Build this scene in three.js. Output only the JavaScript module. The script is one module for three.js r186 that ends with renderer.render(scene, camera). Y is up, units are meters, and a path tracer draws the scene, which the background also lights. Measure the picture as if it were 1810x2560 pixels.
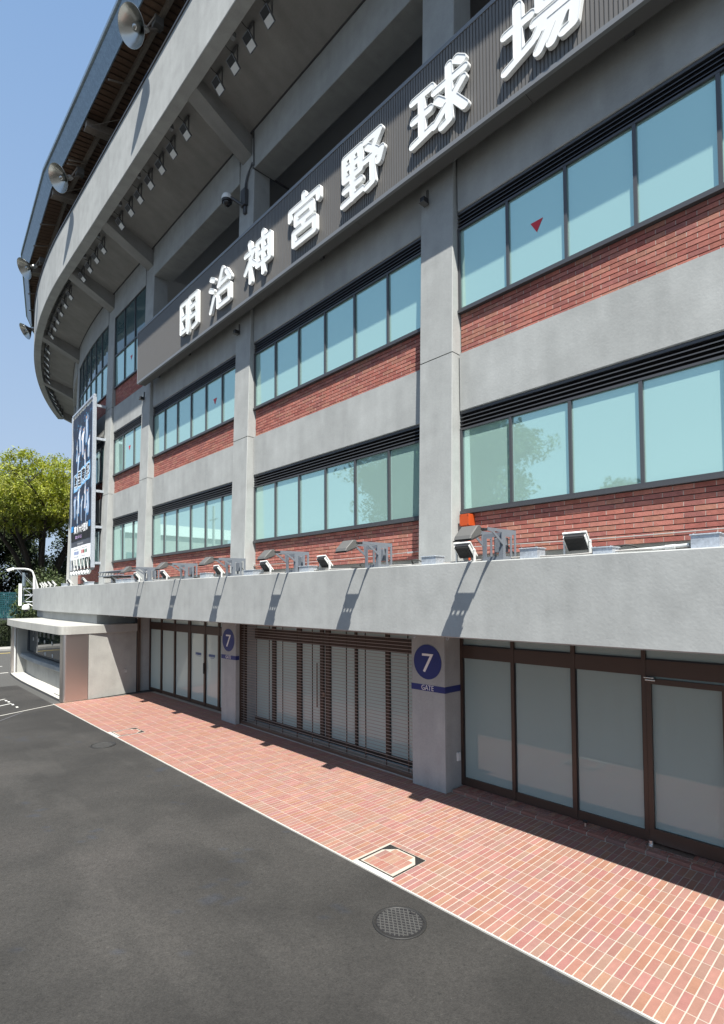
import * as THREE from 'three';
import { mergeGeometries } from 'three/addons/utils/BufferGeometryUtils.js';
import { RoundedBoxGeometry } from 'three/addons/geometries/RoundedBoxGeometry.js';
import { TextGeometry } from 'three/addons/geometries/TextGeometry.js';
import { FontLoader } from 'three/addons/loaders/FontLoader.js';

// ------------------------------------------------------------------ camera, sky, sun, exposure
const scene = new THREE.Scene();
const renderer = new THREE.WebGLRenderer({ antialias: true });
renderer.toneMapping = THREE.LinearToneMapping;
renderer.toneMappingExposure = 2.2;
renderer.shadowMap.enabled = true;

// a shift lens: the full frame is 1882.6 x 2882.5, the photograph is the 1810 x 2560 window at its upper right
const FOCAL = 1333.4, FULLW = 1882.6, FULLH = 2882.5;
const camera = new THREE.PerspectiveCamera(2 * Math.atan(FULLH / 2 / FOCAL) * 180 / Math.PI, FULLW / FULLH, 0.1, 600);
{
  const yaw = -0.824, pitch = 0.0379, roll = -0.0045, V = (x, y, z) => new THREE.Vector3(x, y, z);
  const fwd = V(Math.sin(yaw), 0, -Math.cos(yaw)), right = V(Math.cos(yaw), 0, Math.sin(yaw)), up = V(0, 1, 0);
  const f2 = fwd.clone().multiplyScalar(Math.cos(pitch)).addScaledVector(up, Math.sin(pitch));
  const u2 = up.clone().multiplyScalar(Math.cos(pitch)).addScaledVector(fwd, -Math.sin(pitch));
  const r3 = right.clone().multiplyScalar(Math.cos(roll)).addScaledVector(u2, Math.sin(roll));
  const u3 = u2.clone().multiplyScalar(Math.cos(roll)).addScaledVector(right, -Math.sin(roll));
  camera.position.set(5.8314, 3.2552, 7.8228);
  camera.quaternion.setFromRotationMatrix(new THREE.Matrix4().makeBasis(r3, u3, f2.negate()));
  camera.setViewOffset(FULLW, FULLH, 72.6, 0, 1810, 2560);
}

const SUN = new THREE.Vector3(1.45, 2.97, 1).normalize();
{
  const W = 512, H = 256, data = new Float32Array(W * H * 4);
  const zen = [0.075, 0.150, 0.295], mid = [0.150, 0.225, 0.345], hor = [0.275, 0.33, 0.39];
  for (let j = 0; j < H; j++) for (let i = 0; i < W; i++) {
    const el = ((j + 0.5) / H - 0.5) * Math.PI, az = ((i + 0.5) / W - 0.5) * 2 * Math.PI, y = Math.sin(el);
    const d = Math.cos(el) * Math.cos(az) * SUN.x + y * SUN.y + Math.cos(el) * Math.sin(az) * SUN.z;
    const t = Math.max(0, y), o = (j * W + i) * 4;
    const glow = 0.16 * Math.pow(Math.max(0, d), 6) + 0.35 * Math.pow(Math.max(0, d), 60);
    for (let c = 0; c < 3; c++) {
      const a = t < 0.5 ? hor[c] + (mid[c] - hor[c]) * Math.pow(t / 0.5, 0.62) : mid[c] + (zen[c] - mid[c]) * (t - 0.5) / 0.5;
      data[o + c] = a + glow * [1, 0.97, 0.9][c];
    }
    data[o + 3] = 1;
  }
  const sky = new THREE.DataTexture(data, W, H, THREE.RGBAFormat, THREE.FloatType);
  sky.mapping = THREE.EquirectangularReflectionMapping; sky.magFilter = THREE.LinearFilter; sky.needsUpdate = true;
  scene.background = sky; scene.environment = sky;
}
const sun = new THREE.DirectionalLight(new THREE.Color().setRGB(1, 0.955, 0.87), 4.9);
sun.name = 'sun'; sun.position.copy(SUN).multiplyScalar(80).add(new THREE.Vector3(-8, 6, 0)); sun.target.position.set(-8, 6, 0);
sun.castShadow = true; sun.shadow.mapSize.set(4096, 4096);
Object.assign(sun.shadow.camera, { left: -60, right: 60, top: 60, bottom: -60, near: 1, far: 250 });
scene.add(sun, sun.target);

// ------------------------------------------------------------------ helpers
let seed = 7;
const rnd = () => { seed = (seed * 1664525 + 1013904223) >>> 0; return seed / 4294967296; };
const rr = (a, b) => a + (b - a) * rnd();
const v3 = (x, y, z) => new THREE.Vector3(x, y, z);
const lin = (r, g, b) => new THREE.Color().setRGB(r, g, b);
const used = {};
function numbered(name) { const n = used[name] = (used[name] ?? -1) + 1; return n ? name + '_' + String(n).padStart(3, '0') : name; }
function tag(o, label, category, groupName, kind) {
  if (label) o.userData.label = label; if (category) o.userData.category = category;
  if (groupName) o.userData.group = groupName; if (kind) o.userData.kind = kind; return o;
}
function thing(name, label, category, groupName) { const o = new THREE.Group(); o.name = numbered(name); scene.add(o); return tag(o, label, category, groupName); }
function sub(name, parent) { const o = new THREE.Group(); o.name = name; parent.add(o); return o; }
// position-based texture coordinates in metres
function flat(g) {
  if (g.index) g = g.toNonIndexed();
  for (const k of Object.keys(g.attributes)) if (!['position', 'normal', 'uv', 'color'].includes(k)) g.deleteAttribute(k);
  if (!g.attributes.normal) g.computeVertexNormals();
  return g;
}
function uvm(g, du = 0, dv = 0) {
  g = flat(g);
  const p = g.attributes.position, n = g.attributes.normal, uv = new Float32Array(p.count * 2);
  const a = v3(), b = v3(), c = v3();
  for (let i = 0; i < p.count; i += 3) {
    a.fromBufferAttribute(p, i); b.fromBufferAttribute(p, i + 1).sub(a); c.fromBufferAttribute(p, i + 2).sub(a); b.cross(c);
    const ax = Math.abs(b.x), ay = Math.abs(b.y), az = Math.abs(b.z), m = Math.hypot(b.x, b.z) || 1;
    for (let k = 0; k < 3; k++) {
      const x = p.getX(i + k), y = p.getY(i + k), z = p.getZ(i + k);
      const [u, v] = ay > ax && ay > az ? [x, z] : [(x * b.z - z * b.x) / m, y];
      uv[(i + k) * 2] = u + du; uv[(i + k) * 2 + 1] = v + dv;
    }
  }
  g.setAttribute('uv', new THREE.BufferAttribute(uv, 2)); return g;
}
function put(name, geos, material, parent = scene) {
  const list = [].concat(geos).map(flat), withColor = list.every((g) => g.attributes.color);
  for (const g of list) { if (!withColor) g.deleteAttribute('color'); if (!g.attributes.uv) uvm(g); }
  const g = list.length > 1 ? mergeGeometries(list) : list[0];
  const m = new THREE.Mesh(uvm(g), material); m.name = parent === scene ? numbered(name) : name;
  m.castShadow = m.receiveShadow = true; parent.add(m); return m;
}
const box = (x0, x1, y0, y1, z0, z1) => new THREE.BoxGeometry(x1 - x0, y1 - y0, z1 - z0).translate((x0 + x1) / 2, (y0 + y1) / 2, (z0 + z1) / 2);
const rbox = (x0, x1, y0, y1, z0, z1, r = 0.01) => new RoundedBoxGeometry(x1 - x0, y1 - y0, z1 - z0, 2, r).translate((x0 + x1) / 2, (y0 + y1) / 2, (z0 + z1) / 2);
function bar(a, b, r, seg = 6, r2 = r) {
  const d = b.clone().sub(a), g = new THREE.CylinderGeometry(r2, r, d.length(), seg);
  return g.applyQuaternion(new THREE.Quaternion().setFromUnitVectors(v3(0, 1, 0), d.normalize())).translate((a.x + b.x) / 2, (a.y + b.y) / 2, (a.z + b.z) / 2);
}
const tube = (pts, r, seg = 24, rad = 6) => new THREE.TubeGeometry(new THREE.CatmullRomCurve3(pts), seg, r, rad);

// the plan of the stadium: s runs along the wall (metres to the right), off outwards; straight to the right of XA, an arc to its left
const XA = -17.17, R0 = 39.26, DEG = R0 * Math.PI / 180;
function P(s, off, y) {
  if (s >= XA) return v3(s, y, off);
  const th = (XA - s) / R0, r = R0 + off;
  return v3(XA - r * Math.sin(th), y, r * Math.cos(th) - R0);
}
const turnAt = (s) => (s >= XA ? 0 : -(XA - s) / R0);          // rotation.y of an object that faces outwards
const arcS = (deg) => XA - deg * DEG;
function place(o, s, off, y) { o.position.copy(P(s, off, y)); o.rotation.y = turnAt(s); return o; }
// a closed profile of [off, y] points carried along the wall from s0 to s1
function sweep(profile, s0, s1, step = 0.5) {
  const st = [s0];
  if (s0 < XA) { const e = Math.min(s1, XA), n = Math.max(1, Math.ceil((e - s0) / step)); for (let i = 1; i <= n; i++) st.push(s0 + (e - s0) * i / n); }
  if (s1 > st[st.length - 1] + 1e-6) st.push(s1);
  const n = profile.length, pos = [], tri = (a, b, c) => pos.push(a.x, a.y, a.z, b.x, b.y, b.z, c.x, c.y, c.z);
  const area = THREE.ShapeUtils.area(profile.map(([o, y]) => new THREE.Vector2(o, y)));
  const prof = area < 0 ? [...profile].reverse() : profile;
  const at = st.map((s) => prof.map(([o, y]) => P(s, o, y)));
  for (let i = 0; i + 1 < st.length; i++) for (let k = 0; k < n; k++) {
    const a = at[i][k], b = at[i][(k + 1) % n], c = at[i + 1][(k + 1) % n], d = at[i + 1][k];
    tri(a, b, c); tri(a, c, d);
  }
  const caps = THREE.ShapeUtils.triangulateShape(prof.map(([o, y]) => new THREE.Vector2(o, y)), []);
  for (const [a, b, c] of caps) { const L = at[0], Q = at[at.length - 1]; tri(L[a], L[c], L[b]); tri(Q[a], Q[b], Q[c]); }
  const g = new THREE.BufferGeometry(); g.setAttribute('position', new THREE.Float32BufferAttribute(pos, 3)); g.computeVertexNormals();
  // the profile (off, y) has its outward side on the right hand of +s: make sure that faces point outwards
  return g;
}
const pbox = (s0, s1, o0, o1, y0, y1, step) => sweep([[o0, y0], [o1, y0], [o1, y1], [o0, y1]], s0, s1, step);

// ------------------------------------------------------------------ textures
function lattice(n, sd) { let s = sd; const a = new Float32Array(n * n); for (let i = 0; i < a.length; i++) { s = (s * 1664525 + 1013904223) >>> 0; a[i] = s / 4294967296; } return a; }
function noiseField(N, cells, sd, M = N, cellsY = cells) {          // tiling value noise, N wide, M high
  const L = lattice(Math.max(cells, cellsY), sd), S = Math.max(cells, cellsY), out = new Float32Array(N * M);
  for (let j = 0; j < M; j++) {
    const fy = j / M * cellsY, y0 = Math.floor(fy), ty = fy - y0, sy = ty * ty * (3 - 2 * ty), r0 = (y0 % cellsY) * S, r1 = ((y0 + 1) % cellsY) * S;
    for (let i = 0; i < N; i++) {
      const fx = i / N * cells, x0 = Math.floor(fx), tx = fx - x0, sx = tx * tx * (3 - 2 * tx), c0 = x0 % cells, c1 = (x0 + 1) % cells;
      const a = L[r0 + c0] + (L[r0 + c1] - L[r0 + c0]) * sx, b = L[r1 + c0] + (L[r1 + c1] - L[r1 + c0]) * sx;
      out[j * N + i] = a + (b - a) * sy;
    }
  }
  return out;
}
function fbm(N, base, oct, sd, M = N, baseY = base) {
  const out = new Float32Array(N * M); let amp = 0.5, tot = 0;
  for (let o = 0; o < oct; o++) { const f = noiseField(N, base << o, sd + o * 77, M, baseY << o); for (let i = 0; i < out.length; i++) out[i] += f[i] * amp; tot += amp; amp *= 0.5; }
  for (let i = 0; i < out.length; i++) out[i] = (out[i] / tot - 0.5) * 2;      // about -1..1
  return out;
}
function tex(N, M, fn, size, srgb = true, sizeY = size) {                      // fn(i, j, k) -> [r,g,b] 0..1
  const d = new Uint8Array(N * M * 4);
  for (let j = 0, k = 0; j < M; j++) for (let i = 0; i < N; i++, k++) {
    const c = fn(i, j, k);
    for (let q = 0; q < 3; q++) d[k * 4 + q] = Math.max(0, Math.min(255, Math.round(c[q] * 255)));
    d[k * 4 + 3] = 255;
  }
  const t = new THREE.DataTexture(d, N, M, THREE.RGBAFormat);
  t.wrapS = t.wrapT = THREE.RepeatWrapping; t.magFilter = THREE.LinearFilter; t.minFilter = THREE.LinearMipmapLinearFilter; t.generateMipmaps = true;
  t.repeat.set(1 / size, 1 / sizeY); if (srgb) t.colorSpace = THREE.SRGBColorSpace; t.needsUpdate = true; return t;
}
const enc = (x) => (x <= 0.0031308 ? 12.92 * x : 1.055 * Math.pow(x, 1 / 2.4) - 0.055);
const grey = (v) => [v, v, v];

const cA = fbm(1024, 3, 6, 11), cB = fbm(1024, 12, 6, 23), cC = fbm(1024, 24, 4, 5, 1024, 3), fine = fbm(1024, 128, 3, 91);
const concreteMap = tex(1024, 1024, (i, j, k) => grey(enc(0.80 * (1 + 0.17 * cA[k] + 0.11 * cB[k] + 0.07 * cC[k] + 0.05 * fine[k]))), 3.1);
const concreteBump = tex(1024, 1024, (i, j, k) => grey(0.5 + 0.10 * cB[k] + 0.3 * fine[k]), 3.1, false);
const clayMap = tex(512, 512, (i, j, k) => { const q = (j * 2) * 1024 + i * 2; return grey(enc(0.78 * (1 + 0.22 * cB[q] + 0.16 * fine[q] + (fine[q] < -0.55 ? -0.35 : 0)))); }, 0.7);
const clayBump = tex(512, 512, (i, j, k) => { const q = (j * 2) * 1024 + i * 2; return grey(0.5 + 0.35 * fine[q] + 0.2 * cB[q]); }, 0.5, false);
const tileMap = tex(1024, 1024, (i, j, k) => { const v = 0.80 * (1 + 0.12 * cB[k] + 0.10 * fine[k]), w = fine[k] + 0.5 * cA[k] > 0.78 ? 0.75 : 0; return [enc(v + w * 0.2), enc(v + w * 0.35), enc(v + w * 0.4)]; }, 0.9);
const aggr = fbm(1024, 256, 2, 301), aggrB = fbm(1024, 170, 2, 302);
const asphaltBump = tex(1024, 1024, (i, j, k) => grey(0.5 + 0.35 * aggr[k] + 0.15 * aggrB[k]), 1.7, false);
const spang = fbm(512, 10, 3, 63), spang2 = fbm(512, 30, 2, 64);
const galvMap = tex(512, 512, (i, j, k) => { const v = 0.55 + 0.12 * Math.round(spang[k] * 3) / 3 + 0.10 * spang2[k]; return [enc(v * 0.93), enc(v * 0.99), enc(v * 1.06)]; }, 0.5);
const barkMap = tex(256, 512, (i, j, k) => { const q = j * 2 * 1024 + i * 4; const v = 0.5 + 0.3 * cC[q] + 0.25 * cB[q]; return [v * 0.55, v * 0.48, v * 0.40]; }, 0.8);

const std = (o) => new THREE.MeshStandardMaterial(o);
const phys = (o) => new THREE.MeshPhysicalMaterial(o);
const M = {
  concrete: std({ color: lin(0.415, 0.43, 0.425), map: concreteMap, bumpMap: concreteBump, bumpScale: 0.0016, roughness: 0.88 }),
  concreteDark: std({ color: lin(0.415, 0.43, 0.425), map: concreteMap, bumpMap: concreteBump, bumpScale: 0.004, roughness: 0.9 }),
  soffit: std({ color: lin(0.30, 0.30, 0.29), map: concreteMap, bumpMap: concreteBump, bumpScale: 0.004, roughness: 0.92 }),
  booth: std({ color: lin(0.44, 0.44, 0.415), map: concreteMap, bumpMap: concreteBump, bumpScale: 0.003, roughness: 0.85 }),
  groove: std({ color: lin(0.06, 0.06, 0.065), roughness: 0.9 }),
  mortar: std({ color: lin(0.52, 0.42, 0.37), map: concreteMap, roughness: 0.95 }),
  mortarDark: std({ color: lin(0.20, 0.17, 0.16), map: concreteMap, roughness: 0.95 }),
  brick: std({ color: 0xffffff, vertexColors: true, map: clayMap, bumpMap: clayBump, bumpScale: 0.003, roughness: 0.85 }),
  tile: std({ color: 0xffffff, vertexColors: true, map: tileMap, bumpMap: clayBump, bumpScale: 0.002, roughness: 0.7 }),
  grout: std({ color: lin(0.47, 0.43, 0.37), map: concreteMap, roughness: 0.95 }),
  edge: std({ color: lin(0.56, 0.55, 0.51), map: concreteMap, roughness: 0.9 }),
  frame: std({ color: lin(0.075, 0.078, 0.085), roughness: 0.42, metalness: 0.35 }),
  louvre: std({ color: lin(0.035, 0.035, 0.04), roughness: 0.45, metalness: 0.3 }),
  bronze: std({ color: lin(0.072, 0.048, 0.037), roughness: 0.45, metalness: 0.4 }),
  bronzeLight: std({ color: lin(0.20, 0.14, 0.11), roughness: 0.35, metalness: 0.7 }),
  pane: phys({ color: lin(0.46, 0.69, 0.64), metalness: 0.55, roughness: 0.02 }),
  paneDark: phys({ color: lin(0.09, 0.15, 0.16), metalness: 0.3, roughness: 0.02 }),
  filmGlass: phys({ color: lin(0.62, 0.76, 0.73), roughness: 0, metalness: 0, transmission: 0.30, thickness: 0, ior: 1.6, side: THREE.DoubleSide }),
  gateGlass: phys({ color: lin(0.60, 0.76, 0.74), roughness: 0, metalness: 0, transmission: 0.58, thickness: 0, ior: 1.6, side: THREE.DoubleSide }),
  clearGlass: phys({ color: lin(0.7, 0.75, 0.75), roughness: 0, transmission: 0.9, thickness: 0, ior: 1.5, side: THREE.DoubleSide }),
  signPanel: std({ color: lin(0.125, 0.120, 0.114), roughness: 0.5, metalness: 0.1 }),
  signTrim: std({ color: lin(0.19, 0.195, 0.20), roughness: 0.4, metalness: 0.3 }),
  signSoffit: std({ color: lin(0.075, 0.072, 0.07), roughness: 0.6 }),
  white: std({ color: lin(0.74, 0.76, 0.76), roughness: 0.5 }),
  whiteMetal: std({ color: lin(0.62, 0.63, 0.62), roughness: 0.5, metalness: 0.1 }),
  greyMetal: std({ color: lin(0.165, 0.185, 0.215), roughness: 0.5, metalness: 0.2 }),
  lampGrey: std({ color: lin(0.10, 0.10, 0.098), roughness: 0.6, metalness: 0.1 }),
  black: std({ color: lin(0.018, 0.018, 0.02), roughness: 0.5 }),
  fin: std({ color: lin(0.04, 0.04, 0.042), roughness: 0.5, metalness: 0.3 }),
  galv: std({ color: lin(0.95, 0.97, 1.0), map: galvMap, roughness: 0.45, metalness: 0.55 }),
  steel: std({ color: lin(0.62, 0.57, 0.53), roughness: 0.33, metalness: 1 }),
  chrome: std({ color: lin(0.72, 0.72, 0.72), roughness: 0.22, metalness: 1 }),
  reflector: std({ color: lin(0.42, 0.43, 0.42), roughness: 0.24, metalness: 1 }),
  rod: std({ color: lin(0.36, 0.31, 0.28), roughness: 0.4, metalness: 0.3 }),
  ridge: std({ color: lin(0.10, 0.10, 0.097), roughness: 0.55, metalness: 0.3, map: clayMap }),
  aluminium: std({ color: lin(0.66, 0.67, 0.66), roughness: 0.4, metalness: 0.85 }),
  zinc: std({ color: lin(0.40, 0.48, 0.53), roughness: 0.38, metalness: 0.6, map: galvMap }),
  rust: std({ color: lin(0.19, 0.12, 0.08), map: clayMap, roughness: 0.85 }),
  rustDark: std({ color: lin(0.10, 0.064, 0.045), map: clayMap, roughness: 0.9 }),
  steelBeam: std({ color: lin(0.24, 0.21, 0.18), map: clayMap, roughness: 0.75 }),
  orange: std({ color: lin(0.42, 0.06, 0.010), roughness: 0.5 }),
  red: std({ color: lin(0.55, 0.015, 0.03), roughness: 0.4 }),
  navy: std({ color: lin(0.012, 0.020, 0.135), roughness: 0.45 }),
  blueInk: std({ color: lin(0.02, 0.06, 0.22), roughness: 0.5 }),
  numeral: std({ color: lin(0.72, 0.70, 0.70), roughness: 0.5 }),
  iron: std({ color: lin(0.045, 0.045, 0.045), roughness: 0.55, metalness: 0.4, map: clayMap }),
  cable: std({ color: lin(0.035, 0.034, 0.033), roughness: 0.7 }),
  cableGrey: std({ color: lin(0.30, 0.29, 0.28), roughness: 0.7 }),
  lobbyFloor: std({ color: lin(0.34, 0.42, 0.44), roughness: 0.5 }),
  lobbyWall: std({ color: lin(0.50, 0.46, 0.38), map: concreteMap, roughness: 0.9 }),
  dark: std({ color: lin(0.28, 0.28, 0.275), roughness: 0.9 }),
  darkRed: std({ color: lin(0.09, 0.02, 0.02), roughness: 0.7 }),
  bark: std({ color: lin(0.55, 0.52, 0.50), map: barkMap, bumpMap: concreteBump, bumpScale: 0.02, roughness: 0.95 }),
  hedge: std({ color: lin(0.012, 0.02, 0.010), roughness: 0.95 }),
  net: std({ color: lin(0.20, 0.55, 0.52), roughness: 0.8 }),
  paint: std({ color: lin(0.66, 0.66, 0.63), roughness: 0.8, map: concreteMap }),
  kerb: std({ color: lin(0.40, 0.40, 0.38), map: concreteMap, roughness: 0.9 }),
};

// ------------------------------------------------------------------ ground
{
  const ground = put('ground', new THREE.PlaneGeometry(500, 500).rotateX(-Math.PI / 2).translate(0, -0.02, 0),
    std({ color: lin(0.060, 0.060, 0.058), bumpMap: asphaltBump, bumpScale: 0.004, roughness: 0.92 }));
  tag(ground, 'worn grey road surface beyond the dark asphalt yard', null, null, 'structure');
  // the dark asphalt in front of the gate: fine aggregate in the texture, stains and worn patches in the vertex colours
  const N = 1024, G = fbm(N, 220, 3, 403), G2 = fbm(N, 128, 2, 404), G3 = fbm(N, 60, 3, 409);
  const map = tex(N, N, (i, j, k) => {
    let v = 0.5 * (1 + 0.34 * G[k] + 0.18 * G2[k] + 0.14 * G3[k]);
    if (G2[k] > 0.80) v += 0.28; if (G2[k] < -0.78) v *= 0.6;
    return [enc(v * 1.02), enc(v), enc(v * 0.96)];
  }, 2.6);
  const sheet = put('asphalt_yard', new THREE.PlaneGeometry(30, 13.4, 400, 178).rotateX(-Math.PI / 2).translate(-2.4, -0.010, 9.95),
    std({ map, vertexColors: true, bumpMap: asphaltBump, bumpScale: 0.006, roughness: 0.9 }));
  {
    const S = 512, A = fbm(S, 5, 6, 401), B = fbm(S, 16, 5, 402), C = fbm(S, 40, 4, 406), D = fbm(S, 10, 4, 407, S, 40), p = sheet.geometry.attributes.position, col = new Float32Array(p.count * 3);
    const at = (F, x, z) => F[((Math.floor(z / 15 * S) % S + S) % S) * S + ((Math.floor(x / 15 * S) % S + S) % S)];
    for (let i = 0; i < p.count; i++) {
      const x = p.getX(i), z = p.getZ(i), w = at(A, x, z) + 0.4 * at(B, x, z), d = at(D, x, z);
      let v = 0.049 * (1 + 0.40 * Math.tanh(2.6 * w) + 0.14 * at(C, x, z) + (d > 0.25 ? 0.18 : 0));
      const ch = at(C, x * 1.7, z * 1.7) > 0.50 && at(B, x + 3, z) > 0.12 ? 0.22 : 0;
      col.set([v * (1.03 + 0.05 * Math.max(0, w) - 0.5 * ch), v, v * (0.97 + 1.1 * ch)], i * 3);
    }
    sheet.geometry.setAttribute('color', new THREE.BufferAttribute(col, 3));
  }
  tag(sheet, 'dark asphalt yard in front of the red tile strip', null, null, 'structure');
}
// ------------------------------------------------------------------ red tile pavement
const HATCH = [[0.975, 1.56, 2.585, 3.175], [-7.66, -7.10, 2.575, 3.175]];
const PX0 = -12.42, PX1 = 6.2, PZ = 3.235, TW = 0.0785, TL = 0.252;
const CLAY = [[0.315, 0.148, 0.115], [0.335, 0.172, 0.136], [0.300, 0.132, 0.104], [0.325, 0.178, 0.145], [0.340, 0.200, 0.145], [0.265, 0.150, 0.128], [0.325, 0.158, 0.124], [0.345, 0.192, 0.160], [0.295, 0.156, 0.130], [0.315, 0.138, 0.108]];
function tinted(g, c) { const n = g.attributes.position.count, a = new Float32Array(n * 3); for (let i = 0; i < n; i++) a.set(c, i * 3); g.setAttribute('color', new THREE.BufferAttribute(a, 3)); return g; }
function slabTile(w, l, h, ch) {                     // a tile with a chamfered upper edge, base at y = 0
  const a = w / 2, b = l / 2, pos = [], top = [[-a + ch, -b + ch], [a - ch, -b + ch], [a - ch, b - ch], [-a + ch, b - ch]], bot = [[-a, -b], [a, -b], [a, b], [-a, b]];
  const q = (p) => pos.push(...p[0], ...p[1], ...p[2], ...p[0], ...p[2], ...p[3]), U = ([x, z], y) => [x, y, z];
  q([3, 2, 1, 0].map((i) => U(top[i], h)));
  for (let i = 0; i < 4; i++) { const j = (i + 1) % 4; q([U(bot[i], h - ch), U(top[i], h), U(top[j], h), U(bot[j], h - ch)]); q([U(bot[i], 0), U(bot[i], h - ch), U(bot[j], h - ch), U(bot[j], 0)]); }
  const g = new THREE.BufferGeometry(); g.setAttribute('position', new THREE.Float32BufferAttribute(pos, 3)); g.computeVertexNormals(); return g;
}
{
  const pav = tag(new THREE.Group(), 'long strip of small red tiles along the foot of the stadium', null, null, 'structure'); pav.name = 'pavement'; scene.add(pav);
  put('grout_bed', box(PX0, PX1, -0.06, 0.0015, -0.3, PZ), M.grout, pav);
  put('edge_strip', box(PX0 - 0.02, PX1, -0.06, 0.006, PZ + 0.002, PZ + 0.020), M.edge, pav);
  const variants = [];
  for (let i = 0; i < 24; i++) variants.push(tinted(uvm(slabTile(TW - 0.0105, TL - 0.009, 0.0045, 0.0015), rr(0, 5), rr(0, 5)), CLAY[i % 10].map((c, q) => 0.5 * (c + [0.315, 0.160, 0.128][q]) * rr(0.9, 1.06))));
  const spots = [];
  for (let r = 0; r < 13; r++) for (let c = 0; PX0 + (c + 0.5) * TW < PX1; c++) {
    const x = PX0 + 0.01 + (c + 0.5) * TW, z = PZ - (r + 0.5) * TL;
    if (z < 0.12 || HATCH.some(([a, b, d, e]) => x > a - 0.02 && x < b + 0.02 && z > d - 0.09 && z < e + 0.1)) continue;
    if (x > 0.42 && z < 0.44) continue;
    spots.push({ x, z: z, d: Math.hypot(x - 5.83, z - 7.82, 3.25) - (x > 5 ? -99 : 0) });
  }
  spots.sort((a, b) => a.d - b.d);
  const rest = [], wob = new THREE.Matrix4(), e = new THREE.Euler();
  spots.forEach((t, i) => {
    const g = variants[Math.floor(rnd() * 24)];
    e.set(rr(-0.006, 0.006), rr(-0.008, 0.008), rr(-0.008, 0.008)); wob.makeRotationFromEuler(e).setPosition(t.x, rr(-0.0008, 0.0006), t.z);
    if (i < 300) { const m = new THREE.Mesh(g, M.tile); m.name = 'tile'; m.applyMatrix4(wob); m.castShadow = m.receiveShadow = true; pav.add(m); }
    else rest.push(g.clone().applyMatrix4(wob));
  });
  // cut tiles around the hatches
  for (const [a, b, d, e2] of HATCH) for (let c = 0; ; c++) {
    const x = a - 0.02 + (c + 0.5) * TW; if (x > b + 0.03) break;
    rest.push(tinted(uvm(slabTile(TW - 0.01, 0.075, 0.007, 0.002).translate(x, 0, d - 0.055), rr(0, 5), 0), CLAY[Math.floor(rnd() * 10)]));
  }
  const m = new THREE.Mesh(mergeGeometries(rest), M.tile); m.name = 'tile_field'; m.userData.kind = 'stuff'; m.castShadow = m.receiveShadow = true; pav.add(m);
  // the step in front of the glazing right of the numbered pillar
  const step = sub('step', pav);
  put('step_bed', box(0.41, 6.2, 0, 0.046, 0.07, 0.452), M.grout, step);
  for (let x = 0.42; x < 6.1; x += 0.245) put('nosing_tile', tinted(uvm(rbox(x, x + 0.234, 0.004, 0.055, 0.372, 0.46, 0.012)), CLAY[Math.floor(rnd() * 10)].map((c) => c * 0.9)), M.tile, step);
  const st = [];
  for (let x = 0.46; x < 6.1; x += TW) {
    st.push(tinted(uvm(slabTile(TW - 0.009, 0.07, 0.007, 0.002).translate(x, 0.046, 0.33), rr(0, 5), 0), CLAY[Math.floor(rnd() * 10)]));
    st.push(tinted(uvm(slabTile(TW - 0.009, 0.19, 0.007, 0.002).translate(x, 0.046, 0.192), rr(0, 5), 0), CLAY[Math.floor(rnd() * 10)]));
  }
  const sm = new THREE.Mesh(mergeGeometries(st), M.tile); sm.name = 'step_tile_field'; sm.userData.kind = 'stuff'; step.add(sm);
}

// ------------------------------------------------------------------ the stadium
const W = 6.6, COLS = [2 * W, W, 0, -W, -2 * W, XA, arcS(9.25), arcS(18.2), arcS(27.2), arcS(36.2)];
const SEND = arcS(46), SRIGHT = 16;
const Y = { canB: 2.694, canT: 3.71, brick0: 3.955, sill2: 4.743, beam2: 6.501, brick2: 7.526, sill3: 8.317, beam3: 10.10, brick3: 11.147, sill4: 11.98, lintel: 14.94, soffit: 16.02, lip: 16.23, brimT: 18.08 };
const zBeam = 0.0725;
const stadium = thing('stadium_building', 'grey concrete and red brick stadium with long curved overhang and ribbon windows', 'stadium');

// wall core, floor slabs and roof slab that close the building
put('wall', [pbox(SEND, XA, -0.5, -0.16, 2.5, 14.94, 1), pbox(XA, -2 * W, -0.5, -0.16, 2.5, 14.94), pbox(-2 * W, SRIGHT, -0.5, -0.16, 2.5, 11.3)], M.concreteDark, stadium);
put('concourse_back_wall', box(-2 * W, SRIGHT, 10.6, 15.6, -3.4, -3.2), M.dark, stadium);
put('concourse_floor', box(-2 * W, SRIGHT, 11.0, 11.3, -3.2, -0.5), M.dark, stadium);
put('concourse_ceiling', box(-2 * W, SRIGHT, 15.3, 15.5, -3.2, -0.62), M.dark, stadium);
for (const s of [-W, 0, W]) put('concourse_pier', box(s + 0.5, s + 0.85, 11.3, 15.3, -2.0, -1.7), M.darkRed, stadium);

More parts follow.
